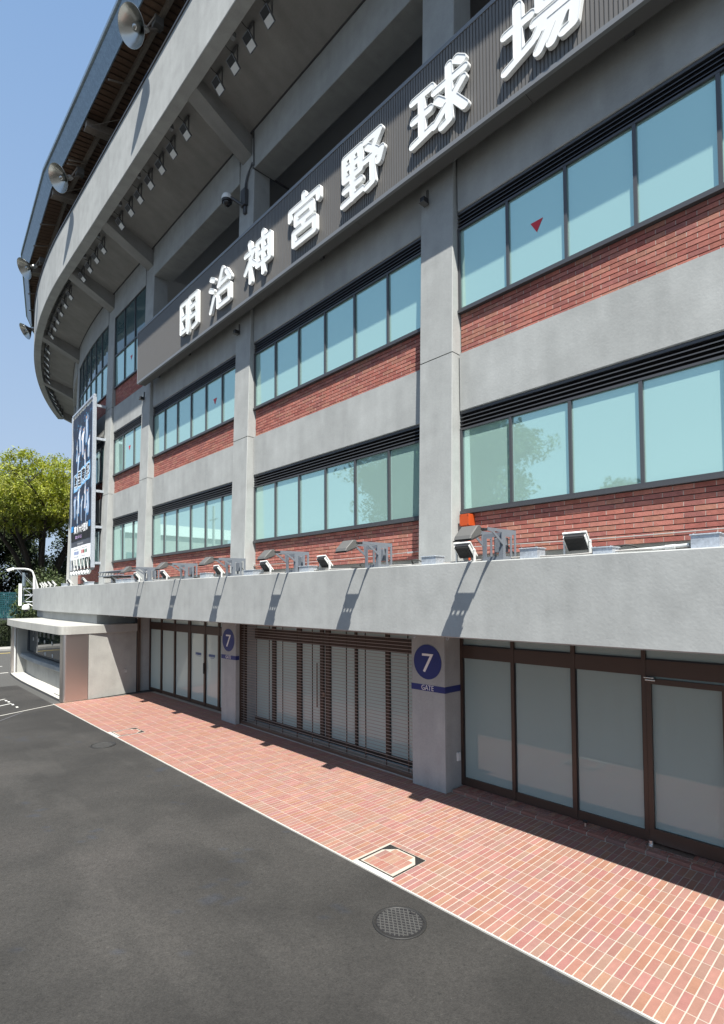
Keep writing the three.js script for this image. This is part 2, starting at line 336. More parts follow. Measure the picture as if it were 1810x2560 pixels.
// columns, battered outwards towards the base, with recessed joints
const zCol = (y) => 0.338 - 0.0262 * (y - 4);
function columnGeo(s, hw, y0, y1, gap = 0.009) {
  const g = [];
  const cuts = [y0, 7.526, 11.147, y1].filter((y, i, a) => i === 0 || (y > y0 && y <= y1));
  for (let i = 0; i + 1 < cuts.length; i++) {
    const a = cuts[i] + (i ? gap : 0), b = cuts[i + 1] - (i + 2 < cuts.length ? gap : 0), c = 0.012;
    const h = hw, shape = [[-h, -0.45], [h, -0.45], [h, 0], [h - c, c], [-h + c, c], [-h, 0]];
    const pos = [], V = (k, y) => { const [x, o] = shape[k]; return P(s + x * (s < XA ? 1 : 1), o < -0.1 ? o : zCol(y) - 0.012 + o, y); };
    for (let k = 0; k < 6; k++) { const l = (k + 1) % 6, p = [V(k, a), V(l, a), V(l, b), V(k, b)]; for (const t of [0, 1, 2, 0, 2, 3]) pos.push(p[t].x, p[t].y, p[t].z); }
    for (const [y, flip] of [[a, 1], [b, 0]]) for (const t of [[0, 1, 2], [0, 2, 3], [0, 3, 4], [0, 4, 5]]) { const o = flip ? [t[0], t[2], t[1]] : t; for (const k of o) { const p = V(k, y); pos.push(p.x, p.y, p.z); } }
    const q = new THREE.BufferGeometry(); q.setAttribute('position', new THREE.Float32BufferAttribute(pos, 3)); q.computeVertexNormals(); g.push(q);
    if (i) g.push(pbox(s - hw + 0.02, s + hw - 0.02, -0.3, zCol(cuts[i]) - 0.03, cuts[i] - 0.02, cuts[i] + 0.02));
  }
  return g;
}
const HW = 0.365;
for (const s of COLS) put('column', columnGeo(s, HW, Y.canT - 0.05, 15.9), M.concrete, stadium);

// bays
const bays = []; for (let i = 0; i + 1 < COLS.length; i++) bays.push({ i: i - 1, l: COLS[i + 1] + HW, r: COLS[i] - HW });
const brickVar = [];
for (let i = 0; i < 20; i++) {
  const base = [[0.33, 0.110, 0.085], [0.36, 0.135, 0.105], [0.30, 0.092, 0.074], [0.34, 0.122, 0.096], [0.38, 0.160, 0.115], [0.28, 0.098, 0.084], [0.35, 0.118, 0.088]][i % 7];
  const k = rr(0.96, 1.3);
  brickVar.push(tinted(uvm(new THREE.BoxGeometry(0.230, 0.0605, 0.03).translate(0, 0, -0.009), rr(0, 5), rr(0, 5)), base.map((c, q) => c * (q ? 1.12 : 1.08) * k)));
}
const brickJobs = [];
function brickWall(l, r, y0, y1, solo) {
  const wall = sub('brick_wall', stadium), rows = Math.round((y1 - y0) / 0.0705), h = (y1 - y0) / rows, gs = [], rest = [];
  gs.push(pbox(l + 0.015, r - 0.005, -0.17, -0.024, y0 + 0.003, y1));
  const strips = [], n = (r - l) / 0.241;
  for (let k = 0; k < rows; k++) {
    const y = y0 + (k + 0.5) * h;
    strips.push(pbox(l + 0.02, r - 0.01, -0.023, 0.0035, y - 0.0285, y + 0.0285, 1.2));
    for (let c = -1; c < n + 1; c++) {
      let a = l + 0.03 + (c + (k % 2) * 0.5) * 0.241, b = a + 0.230; a = Math.max(a, l + 0.022); b = Math.min(b, r - 0.012); if (b - a < 0.03) continue;
      const s = (a + b) / 2, p = P(s, rr(-0.0015, 0.003), y), m = new THREE.Matrix4().compose(p, new THREE.Quaternion().setFromEuler(new THREE.Euler(rr(-0.02, 0.02), turnAt(s) + rr(-0.006, 0.006), rr(-0.004, 0.004))), v3((b - a) / 0.230, 1, 1));
      const job = { m, g: brickVar[Math.floor(rnd() * 20)], wall, rest, d: p.distanceTo(camera.position) + (solo && s < 4.7 ? 0 : 500) };
      brickJobs.push(job);
    }
  }
  put('mortar_bed', gs, M.mortarDark, wall); put('mortar_course', strips, M.mortar, wall);
  return { wall, rest };
}
const louvreProfile = (y) => [[0.0, y], [0.055, y - 0.012], [0.055, y - 0.004], [0.0, y + 0.012]];
// one ribbon window: frame, mullions, louvres above, one pane per opening
function ribbon(l, r, y0, y1, n, opt = {}) {
  const win = sub('window', stadium), fr = [], w = (r - l) / n, top = opt.louvre ? y1 - 0.30 : y1, F = 0.055;
  const arc = l < XA;
  fr.push(pbox(l, r, -0.12, F + 0.025, y0 - 0.055, y0 - 0.005), pbox(l, r, -0.12, F, y0 - 0.003, y0 + 0.028), pbox(l, r, -0.12, F, top - 0.03, top + 0.004));
  for (let k = 0; k <= n; k++) { const s = Math.min(Math.max(l + k * w, l + 0.024), r - 0.024); fr.push(pbox(s - 0.024, s + 0.024, -0.12, F - 0.003, y0 + 0.029, top - 0.031)); }
  if (opt.mid) fr.push(pbox(l, r, -0.115, F - 0.006, opt.mid - 0.03, opt.mid + 0.03));
  const gap = opt.louvre ? [pbox(l + 0.002, r - 0.002, -0.15, -0.06, top + 0.006, y1 - 0.002)] : [];
  if (opt.louvre) {
    fr.push(pbox(l, r, -0.1, F - 0.01, y1 - 0.045, y1 - 0.002));
    for (let k = 0; k < 3; k++) put('louvre', [sweep([[-0.03, top + 0.085 + k * 0.068], [0.045, top + 0.048 + k * 0.068], [0.045, top + 0.062 + k * 0.068], [-0.03, top + 0.100 + k * 0.068]], l + 0.003, r - 0.003)], M.frame, win);
    put('louvre_back', gap, M.louvre, win);
  }
  put('frame', fr, M.frame, win);
  for (let k = 0; k < n; k++) {
    const a = l + k * w, b = a + w;
    const cuts = opt.mid ? [[y0 + 0.01, opt.mid, opt.lower], [opt.mid, top - 0.01, opt.upper]] : [[y0 + 0.01, top - 0.01]];
    for (const [c, d, mat] of cuts) put('pane', pbox(a + 0.006, b - 0.006, -0.05, 0.012, c, d), mat || M.pane, win);
  }
  return win;
}
for (const b of bays) {
  const { i, l, r } = b, far = i > 4, n = i === 3 ? 3 : 6;
  // i: -1 right of frame, 0 right bay, 1, 2, then the half bay 3, then arc bays 4...
  put('wall_beam', [sweep([[-0.16, Y.beam2], [zBeam - 0.012, Y.beam2], [zBeam, Y.beam2 + 0.012], [zBeam, Y.brick2], [-0.16, Y.brick2]], l + 0.028, r - 0.002)], M.concrete, stadium);
  put('wall_beam', [sweep([[-0.16, Y.beam3], [zBeam - 0.012, Y.beam3], [zBeam, Y.beam3 + 0.012], [zBeam, Y.brick3], [-0.16, Y.brick3]], l + 0.028, r - 0.002)], M.concrete, stadium);
  put('lintel_beam', [sweep([[-0.6, Y.lintel], [zBeam - 0.012, Y.lintel], [zBeam, Y.lintel + 0.012], [zBeam, 16.6], [-0.6, 16.6]], l + 0.028, r - 0.002)], M.concreteDark, stadium);
  if (far) continue;
  const solo = i === 0;
  const wl = [brickWall(l, r, Y.brick0, Y.sill2 - 0.057, solo), brickWall(l, r, Y.brick2, Y.sill3 - 0.057, solo)];
  if (i >= 3) wl.push(brickWall(l, r, Y.brick3, Y.sill4 - 0.057, false));
  b.walls = wl;
  const nn = i === -1 ? 3 : n;
  ribbon(l, r, Y.sill2, Y.beam2 - 0.002, nn, { louvre: true });
  ribbon(l, r, Y.sill3, Y.beam3 - 0.002, nn, { louvre: true });
  if (i >= 3) ribbon(l, r, Y.sill4, Y.lintel - 0.002, nn, { mid: 13.3, lower: M.pane, upper: M.paneDark });
}
brickJobs.sort((a, b) => a.d - b.d);
brickJobs.forEach((j, k) => {
  if (k < 300) { const m = new THREE.Mesh(j.g, M.brick); m.name = 'brick'; m.applyMatrix4(j.m); m.castShadow = m.receiveShadow = true; j.wall.add(m); }
  else j.rest.push(j.g.clone().applyMatrix4(j.m));
});
for (const b of bays) for (const w of b.walls || []) if (w.rest.length) { const m = new THREE.Mesh(mergeGeometries(w.rest), M.brick); m.name = 'brick_field'; m.userData.kind = 'stuff'; m.castShadow = m.receiveShadow = true; w.wall.add(m); }

// entrance canopy
put('entrance_canopy', sweep([[-0.16, Y.canB], [1.862, Y.canB], [1.877, Y.canB + 0.015], [1.877, Y.canT - 0.012], [1.865, Y.canT], [1.22, Y.canT], [1.22, 3.46], [-0.16, 3.46]], arcS(33), SRIGHT, 0.45), M.concrete, stadium);
// overhang of the upper stand: soffit, edge beam, brackets
put('overhang_edge', sweep([[1.70, Y.lip], [2.005, Y.lip], [2.02, Y.lip + 0.015], [2.02, Y.brimT], [1.70, Y.brimT]], arcS(27.9), SRIGHT, 0.45), M.concrete, stadium);
put('overhang_cap', sweep([[1.66, Y.brimT], [2.055, Y.brimT], [2.055, Y.brimT + 0.05], [1.66, Y.brimT + 0.05]], arcS(27.9), SRIGHT, 0.45), M.frame, stadium);
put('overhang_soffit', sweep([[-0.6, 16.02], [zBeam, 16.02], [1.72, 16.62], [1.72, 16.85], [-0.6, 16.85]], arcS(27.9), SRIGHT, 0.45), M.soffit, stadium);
put('upper_stand_slab', sweep([[-6, 16.9], [1.70, 16.9], [1.70, 17.2], [-6, 17.2]], SEND, SRIGHT, 1), M.dark, stadium);
put('upper_stand_wall', sweep([[-6, 16.9], [-5.8, 16.9], [-5.8, 21], [-6, 21]], SEND, SRIGHT, 1), M.dark, stadium);
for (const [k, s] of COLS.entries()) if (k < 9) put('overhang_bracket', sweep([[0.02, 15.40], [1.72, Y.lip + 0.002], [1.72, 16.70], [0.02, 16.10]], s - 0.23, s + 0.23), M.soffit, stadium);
put('overhang_joint', [sweep([[0.074, 15.99], [0.10, 15.99], [0.10, 16.03], [0.074, 16.03]], arcS(27), SRIGHT, 0.8)], M.groove, stadium);

// roof above the upper stand: facets between the frames
{
  const rs = [SRIGHT, 9.9, 3.3, -3.3, -9.9, XA + 0.9, arcS(4.6), arcS(9.2), arcS(13.7), arcS(18.2), arcS(22.7), arcS(27.2)];
  const frames = [W, 0, -W, -2 * W, XA - 0.2, arcS(9.2), arcS(18.2), arcS(27.2)];
  const roof = sub('roof', stadium), st = [SRIGHT, ...frames];
  const facet = (prof, name, mat) => { const gs = []; for (let i = 0; i + 1 < st.length; i++) gs.push(sweep(prof, st[i + 1], st[i], 99)); return put(name, gs, mat, roof); };
  facet([[2.36, 19.60], [2.40, 19.58], [2.64, 20.13], [2.60, 20.15]], 'fascia', M.zinc);
  facet([[2.45, 20.16], [2.70, 20.17], [2.70, 20.30], [2.2, 20.34], [2.2, 20.2]], 'eaves_gutter', M.zinc);
  facet([[-5, 21.0], [2.36, 19.80], [2.36, 19.86], [-5, 21.1]], 'roof_deck', M.rust);
  const ribs = [];
  for (let s = arcS(30); s < SRIGHT; s += 0.24) ribs.push(bar(P(s, 2.3, 19.80), P(s, -3, 20.66), 0.025, 3));
  tag(put('deck_rib', ribs, M.rustDark, roof), null, null, null, 'stuff');
  for (const [o, y] of [[1.75, 19.80], [0.7, 19.97], [-0.4, 20.15]]) put('purlin', [facetBox(st, o, y, 0.05, 0.09)], M.steelBeam, roof);
  function facetBox(stations, o, y, w, h) { const gs = []; for (let i = 0; i + 1 < stations.length; i++) gs.push(sweep([[o - w, y - h], [o + w, y - h], [o + w, y + h], [o - w, y + h]], stations[i + 1], stations[i], 99)); return mergeGeometries(gs.map((g) => uvm(g))); }
  for (const s of frames) {
    put('rafter', [sweep([[-4, 20.28], [2.34, 19.36], [2.34, 19.66], [-4, 20.62]], s - 0.09, s + 0.09), sweep([[-4, 20.25], [2.36, 19.33], [2.36, 19.37], [-4, 20.29]], s - 0.16, s + 0.16)], M.steelBeam, roof);
    put('tie_rod', [bar(P(s - 0.1, 2.2, 19.45), P(s - 3.1, -0.5, 20.1), 0.012, 4), bar(P(s + 0.1, 2.2, 19.45), P(s + 2.9, -0.5, 20.1), 0.012, 4)], M.steelBeam, roof);
    for (const d of [-2.2, 2.2]) put('hanger_arm', [bar(P(s + d, 1.7, 19.70), P(s + d, 2.34, 19.45), 0.03, 5)], M.steelBeam, roof);
  }
}

// gate level
for (const s of [W, 0, -W, -2 * W - 0.6]) {
  const c = s === 0 ? 0.029 : s + 0.029;
  if (s > -2 * W) put('gate_pillar', [rbox(c - 0.357, c + 0.357, 0, Y.canB + 0.05, -0.3, 0.597, 0.012)], M.concreteDark, stadium);
}
// lobby behind the glazing
put('lobby_floor', box(-12.9, 12, -0.03, 0.012, -9.4, 0.0), M.lobbyFloor, stadium);
put('lobby_wall', [box(-13.1, 12, 0, 3.2, -9.6, -9.4), box(-13.1, -12.9, 0, 3.2, -9.4, -0.02), box(12, 12.2, 0, 3.2, -9.4, 0)], M.lobbyWall, stadium);
put('lobby_ceiling', box(-13.1, 12.2, 2.95, 3.2, -9.4, -0.16), M.lobbyWall, stadium);
// glazing(l, r, z, stiles): transom panel, bottom rail, upper lights, panes between the stiles
function glazing(z, y0, yr, yh0, yh1, stiles, glass = M.gateGlass) {
  const gz = sub('glazing', stadium), l = stiles[0][0], r = stiles[stiles.length - 1][1], fr = [];
  put('head_panel', [box(l, r, yh0, yh1, z - 0.05, z + 0.035)], M.bronze, gz);
  put('bottom_rail', [box(l, r, y0, yr, z - 0.06, z + 0.03)], M.bronze, gz);
  for (const [a, b] of stiles) fr.push(box(a, b, y0, Y.canB - 0.001, z - 0.055, z + 0.042));
  put('stile', fr, M.bronze, gz);
  for (let i = 0; i + 1 < stiles.length; i++) {
    const a = stiles[i][1], b = stiles[i + 1][0];
    put('pane', [new THREE.PlaneGeometry(b - a, yh0 - yr).translate((a + b) / 2, (yh0 + yr) / 2, z)], glass, gz);
    put('upper_pane', [new THREE.PlaneGeometry(b - a, Y.canB - yh1).translate((a + b) / 2, (Y.canB + yh1) / 2, z)], glass, gz);
    put('glazing_bead', [box(a, b, yh1, yh1 + 0.02, z - 0.03, z + 0.02), box(a, a + 0.014, yr, yh0, z - 0.02, z + 0.02), box(b - 0.014, b, yr, yh0, z - 0.02, z + 0.02)], M.black, gz);
  }
  return gz;
}
const g0 = glazing(0.12, 0.058, 0.19, 2.20, 2.41, [[0.387, 0.435], [1.345, 1.40], [2.31, 2.37], [3.262, 3.311], [4.36, 4.42], [5.3, 5.36], [6.22, 6.27]]);
{ // the door at the right: leaf, pivots, handle
  const d = sub('door', stadium);
  put('leaf', [box(3.316, 3.374, 0.075, 2.17, 0.125, 0.172), box(4.15, 4.355, 0.075, 2.17, 0.125, 0.172), box(3.374, 4.15, 0.075, 0.24, 0.125, 0.172), box(3.374, 4.15, 2.10, 2.17, 0.125, 0.172)], M.bronze, d);
  put('pivot', [rbox(3.30, 3.42, 2.175, 2.192, 0.13, 0.21, 0.005)], M.chrome, d); put('pivot', [rbox(3.32, 3.44, 2.145, 2.165, 0.15, 0.22, 0.005)], M.chrome, d); put('pivot', [new THREE.CylinderGeometry(0.03, 0.035, 0.045, 16).translate(3.345, 0.085, 0.22)], M.chrome, d);
  put('floor_hinge_plate', [box(3.30, 3.83, 0.054, 0.060, 0.17, 0.30)], M.steel, d);
  put('handle', [rbox(4.20, 4.24, 0.62, 1.22, 0.205, 0.245, 0.008), box(4.205, 4.235, 0.68, 0.72, 0.17, 0.21), box(4.205, 4.235, 1.12, 1.16, 0.17, 0.21)], M.bronzeLight, d);
}
const g1 = glazing(-0.02, 0.03, 0.14, 2.155, 2.42, [[-6.60, -6.33], [-5.42, -5.29], [-4.40, -4.23], [-3.53, -3.42], [-3.34, -3.19], [-2.39, -2.335], [-1.47, -1.40], [-0.50, -0.33]], M.filmGlass);
put('door_handle', [rbox(-3.60, -3.575, 0.75, 1.75, 0.05, 0.075, 0.008), rbox(-3.415, -3.345, 1.02, 1.12, 0.02, 0.05, 0.01)], M.bronzeLight, g1);
const g2 = glazing(0.055, 0.015, 0.115, 2.15, 2.385, [[-12.86, -12.82], [-11.93, -11.84], [-10.90, -10.81], [-9.90, -9.74], [-8.87, -8.775], [-8.03, -7.94], [-6.99, -6.93]], M.filmGlass);
put('door_handle', [rbox(-8.835, -8.80, 0.98, 1.30, 0.10, 0.135, 0.008)], M.black, g2);
for (const x of [-9.45, -8.62]) put('glass_lettering', [0, 1, 2, 3, 4].map((k) => box(x + k * 0.075, x + k * 0.075 + 0.055, 1.50, 1.575, 0.057, 0.060)).concat([box(x + 0.05, x + 0.33, 1.465, 1.475, 0.057, 0.060)]), M.blueInk, g2);
// return wall and shutter posts at the left gate
put('return_wall', [box(-13.2, -12.868, 0, Y.canB, -0.3, 0.42)], M.concreteDark, stadium);
put('shutter_post', [box(-12.86, -12.80, 0, Y.canB, 0.43, 0.47), box(-12.86, -12.80, 0, Y.canB, 0.50, 0.54)], M.bronzeLight, stadium);
put('shutter_slot', [box(-12.98, -12.84, 0, Y.canB, 0.42, 0.56)], M.groove, stadium);
// roller grille between the numbered pillars
{
  const gr = sub('roller_grille', stadium), x0 = -6.19, x1 = -0.345, z = 0.43;
  for (let y = 0.10; y < 2.72; y += 0.0645) put('grille_rod', [bar(v3(x0, y, z), v3(x1, y, z), 0.0062, 5)], M.rod, gr);
  for (let k = 0; k < 11; k++) { const x = -6.061 + k * 0.5497; put('grille_link', [box(x - 0.011, x + 0.011, 0.08, 2.70, z - 0.018, z - 0.007)], M.bronze, gr); }
  put('bottom_bar', [rbox(x0, x1, 0.012, 0.075, z - 0.03, z + 0.03, 0.006)], M.bronzeLight, gr);
  put('guide_rail', [box(-6.215, -6.19, 0, Y.canB, z - 0.06, z + 0.05)], M.bronze, gr); put('guide_rail', [box(-6.215, -6.19, 0, Y.canB, z - 0.16, z - 0.09)], M.bronze, gr); put('guide_rail', [box(-0.345, -0.33, 0, Y.canB, z - 0.06, z + 0.05)], M.bronze, gr);
  put('threshold', [box(-6.2, -0.33, -0.02, 0.010, 0.37, 0.49)], M.edge, gr);
}
for (const [k, x] of [-11.9, -10.6, -9.6, -5.7, -4.2, -2.1, -0.3, 0.75, 1.35].entries()) put('ring_hook', [new THREE.TorusGeometry(0.022, 0.004, 5, 12).translate(x, Y.canB - 0.02, 1.80)], M.galv, stadium);

// ------------------------------------------------------------------ lettered sign board
const KANJI = {
  ming: [[[0.9, 1.6], [0.9, 9], [4.1, 9], [4.1, 1.6], [0.9, 1.6]], [[0.9, 5.3], [4.1, 5.3]], [[5.4, 9.2], [5.4, 4.3], [4.6, 0.6]], [[5.4, 9.2], [9.2, 9.2], [9.2, 1.3], [7.3, 0.9]], [[5.4, 6.6], [9.2, 6.6]], [[5.4, 4], [9.2, 4]]],
  zhi: [[[1.0, 9], [2.3, 8.2]], [[0.6, 6.4], [1.9, 5.6]], [[0.8, 0.8], [2.3, 3.9]], [[6.1, 9.4], [4.3, 6.0], [8.6, 6.4]], [[7.7, 8.2], [9.4, 5.8]], [[4.1, 0.9], [4.1, 4.2], [9, 4.2], [9, 0.9], [4.1, 0.9]]],
  shen: [[[2.2, 9.4], [2.5, 8.1]], [[0.7, 7.2], [3.9, 7.2], [0.6, 3.2]], [[2.5, 6], [2.5, 0.6]], [[3.0, 4.9], [4.0, 3.9]], [[5.0, 2.9], [5.0, 7.9], [9.3, 7.9], [9.3, 2.9], [5.0, 2.9]], [[5, 5.4], [9.3, 5.4]], [[7.15, 9.5], [7.15, 0.6]]],
  miya: [[[5, 9.7], [5, 8.4]], [[0.9, 6.6], [0.9, 8.2], [9.1, 8.2], [9.1, 6.6]], [[2.7, 4.9], [2.7, 6.7], [7.3, 6.7], [7.3, 4.9], [2.7, 4.9]], [[2, 0.9], [2, 3.3], [8, 3.3], [8, 0.9], [2, 0.9]], [[5, 4.9], [4.8, 3.3]]],
  ya: [[[0.9, 5.2], [0.9, 9.2], [4.7, 9.2], [4.7, 5.2], [0.9, 5.2]], [[0.9, 7.2], [4.7, 7.2]], [[2.8, 9.2], [2.8, 1]], [[0.9, 3.3], [4.7, 3.3]], [[0.5, 0.9], [5, 1.3]], [[5.7, 9.2], [9, 9.2], [7.5, 7.2]], [[6.3, 7.9], [8.2, 6.2]], [[5.4, 5.7], [9.4, 5.7], [8.7, 4.0]], [[7.4, 5.7], [7.4, 1.2], [6, 0.9]]],
  kyu: [[[0.6, 8.5], [3.9, 8.5]], [[0.7, 5.3], [3.7, 5.3]], [[0.5, 1.5], [4.1, 2.1]], [[2.2, 8.5], [2.2, 1.8]], [[4.6, 7.2], [9.5, 7.2]], [[7, 9.5], [7, 1.2], [5.8, 0.9]], [[8.2, 9.5], [9.2, 8.6]], [[5, 5.6], [5.9, 4.6]], [[4.5, 1.9], [6.5, 3.6]], [[9.2, 5.8], [7.6, 4.4]], [[7.4, 4.5], [9.5, 1.5]]],
  ba: [[[0.5, 6.4], [3.9, 6.4]], [[2.2, 9.1], [2.2, 2.2]], [[0.5, 1.3], [4, 2.6]], [[5.1, 6.3], [5.1, 9.3], [8.9, 9.3], [8.9, 6.3], [5.1, 6.3]], [[5.1, 7.8], [8.9, 7.8]], [[4.4, 4.8], [9.6, 4.8]], [[5.8, 4.8], [4.5, 2.9]], [[5.6, 3.5], [9.4, 3.5], [9, 0.9], [7.9, 0.7]], [[6.7, 3.5], [4.8, 0.7]], [[8, 3.5], [6.4, 0.6]]],
  sen: [[[1, 9.2], [1.6, 8.2]], [[2.8, 9.4], [3, 8.3]], [[0.8, 4.6], [0.8, 7.6], [4.2, 7.6], [4.2, 4.6], [0.8, 4.6]], [[0.8, 6.1], [4.2, 6.1]], [[0.3, 2.9], [4.7, 2.9]], [[2.5, 7.6], [2.5, 0.6]], [[5, 6.7], [9.5, 7]], [[6.6, 9.5], [7.4, 3.5], [9.5, 0.8]], [[9, 4.8], [5, 0.8]], [[8, 9], [9, 8]]],
  koku: [[[1, 0.8], [1, 9.2], [9, 9.2], [9, 0.8], [1, 0.8]], [[2.8, 7.4], [7.2, 7.4]], [[3, 5], [7, 5]], [[2.6, 2.6], [7.4, 2.6]], [[5, 7.4], [5, 2.6]], [[6.2, 4.2], [7, 3.4]]],
  to: [[[1, 8.4], [9, 8.4]], [[2, 3.8], [2, 7], [8, 7], [8, 3.8], [2, 3.8]], [[2, 5.4], [8, 5.4]], [[5, 9.6], [5, 0.5]], [[4.6, 3.6], [1, 0.9]], [[5.4, 3.6], [9, 0.9]]],
  miyako: [[[0.6, 7.8], [4.6, 7.8]], [[2.4, 9.4], [2.4, 6.2]], [[0.3, 6], [5.2, 6]], [[5, 8.8], [0.6, 3]], [[1.8, 0.8], [1.8, 4.4], [4.4, 4.4], [4.4, 0.8], [1.8, 0.8]], [[1.8, 2.6], [4.4, 2.6]], [[6.2, 0.5], [6.2, 9], [9, 9], [7.8, 6.2], [9.3, 4], [7.4, 2.6]]],
  dai: [[[0.8, 6.6], [9.2, 6.6]], [[5, 9.4], [4.6, 5], [1, 0.8]], [[5.4, 5.4], [9.2, 0.8]]],
  gaku: [[[2, 9.2], [2.8, 8]], [[5, 9.5], [5, 8.2]], [[8, 9.2], [7.2, 8]], [[0.8, 5.8], [0.8, 7.4], [9.2, 7.4], [9.2, 5.8]], [[2.6, 5.6], [7.2, 5.6], [5.2, 4.2], [5.2, 0.9], [3.8, 0.8]], [[0.8, 3.2], [9.2, 3.2]]],
};
function strokeDist(strokes, x, y) {
  let m = 1e9;
  for (const st of strokes) for (let i = 0; i + 1 < st.length; i++) {
    const [ax, ay] = st[i], [bx, by] = st[i + 1], dx = bx - ax, dy = by - ay, t = Math.max(0, Math.min(1, ((x - ax) * dx + (y - ay) * dy) / (dx * dx + dy * dy)));
    m = Math.min(m, Math.hypot(x - ax - t * dx, y - ay - t * dy));
  }
  return m;
}
function contours(field, N, lo, hi) {                  // marching squares on f < 0, returns closed loops
  const h = (hi - lo) / N, val = new Float32Array((N + 1) * (N + 1));
  for (let j = 0; j <= N; j++) for (let i = 0; i <= N; i++) { const v = field(lo + i * h, lo + j * h); val[j * (N + 1) + i] = Math.abs(v) < 1e-5 ? 1e-5 : v; }
  const f = (i, j) => val[j * (N + 1) + i], next = new Map(), pts = new Map();
  const edge = (i0, j0, i1, j1) => {
    const key = i0 + j0 * 2000 < i1 + j1 * 2000 ? `${i0},${j0},${i1},${j1}` : `${i1},${j1},${i0},${j0}`;
    if (!pts.has(key)) { const a = f(i0, j0), b = f(i1, j1), t = a / (a - b); pts.set(key, [lo + (i0 + (i1 - i0) * t) * h, lo + (j0 + (j1 - j0) * t) * h]); }
    return key;
  };
  for (let j = 0; j < N; j++) for (let i = 0; i < N; i++) {
    const c = [[i, j], [i + 1, j], [i + 1, j + 1], [i, j + 1]], s = c.map(([a, b]) => f(a, b) < 0), enter = [], leave = [];
    for (let k = 0; k < 4; k++) { const k2 = (k + 1) % 4; if (s[k] !== s[k2]) (s[k] ? leave : enter).push(edge(...c[k], ...c[k2])); }
    if (leave.length === 1) next.set(leave[0], enter[0]);
    else if (leave.length === 2) for (let k = 0; k < 4; k++) if (s[k]) { next.set(edge(...c[k], ...c[(k + 1) % 4]), edge(...c[(k + 3) % 4], ...c[k])); }
  }
  const loops = [], seen = new Set();
  for (const k0 of next.keys()) {
    if (seen.has(k0)) continue; const loop = []; let k = k0;
    while (k !== undefined && !seen.has(k)) { seen.add(k); loop.push(pts.get(k)); k = next.get(k); }
    if (loop.length > 6) loops.push(loop);
  }
  return loops;
}
function simplify(loop, eps) {
  const keep = new Uint8Array(loop.length), half = Math.floor(loop.length / 2); keep[0] = keep[half] = 1;
  const rec = (a, b) => {
    let best = 0, at = -1; const A = loop[a], B = loop[b % loop.length], dx = B[0] - A[0], dy = B[1] - A[1], L = Math.hypot(dx, dy) || 1;
    for (let i = a + 1; i < b; i++) { const d = Math.abs((loop[i][0] - A[0]) * dy - (loop[i][1] - A[1]) * dx) / L; if (d > best) { best = d; at = i; } }
    if (best > eps) { keep[at] = 1; rec(a, at); rec(at, b); }
  };
  rec(0, half); rec(half, loop.length); return loop.filter((_, i) => keep[i]);
}
function shapesOf(field, sx, sy) {
  const loops = contours(field, 150, -0.6, 10.6).map((l) => simplify(l, 0.012)).filter((l) => l.length > 4), V = (l) => l.map(([x, y]) => new THREE.Vector2((x - 5) * sx, (y - 5) * sy));
  const all = loops.map((l) => ({ l, v: V(l), a: THREE.ShapeUtils.area(V(l)) })), big = Math.sign(all.reduce((m, x) => (Math.abs(x.a) > Math.abs(m.a) ? x : m)).a);
  const outer = all.filter((x) => Math.sign(x.a) === big).map((x) => ({ ...x, shape: new THREE.Shape(x.v) }));
  const inside = (p, poly) => { let c = false; for (let i = 0, j = poly.length - 1; i < poly.length; j = i++) if ((poly[i].y > p.y) !== (poly[j].y > p.y) && p.x < (poly[j].x - poly[i].x) * (p.y - poly[i].y) / (poly[j].y - poly[i].y) + poly[i].x) c = !c; return c; };
  for (const x of all) if (Math.sign(x.a) !== big) { const o = outer.filter((q) => inside(x.v[0], q.v)).sort((p, q) => Math.abs(p.a) - Math.abs(q.a))[0]; if (o) o.shape.holes.push(new THREE.Path(x.v)); }
  return outer.map((o) => o.shape);
}
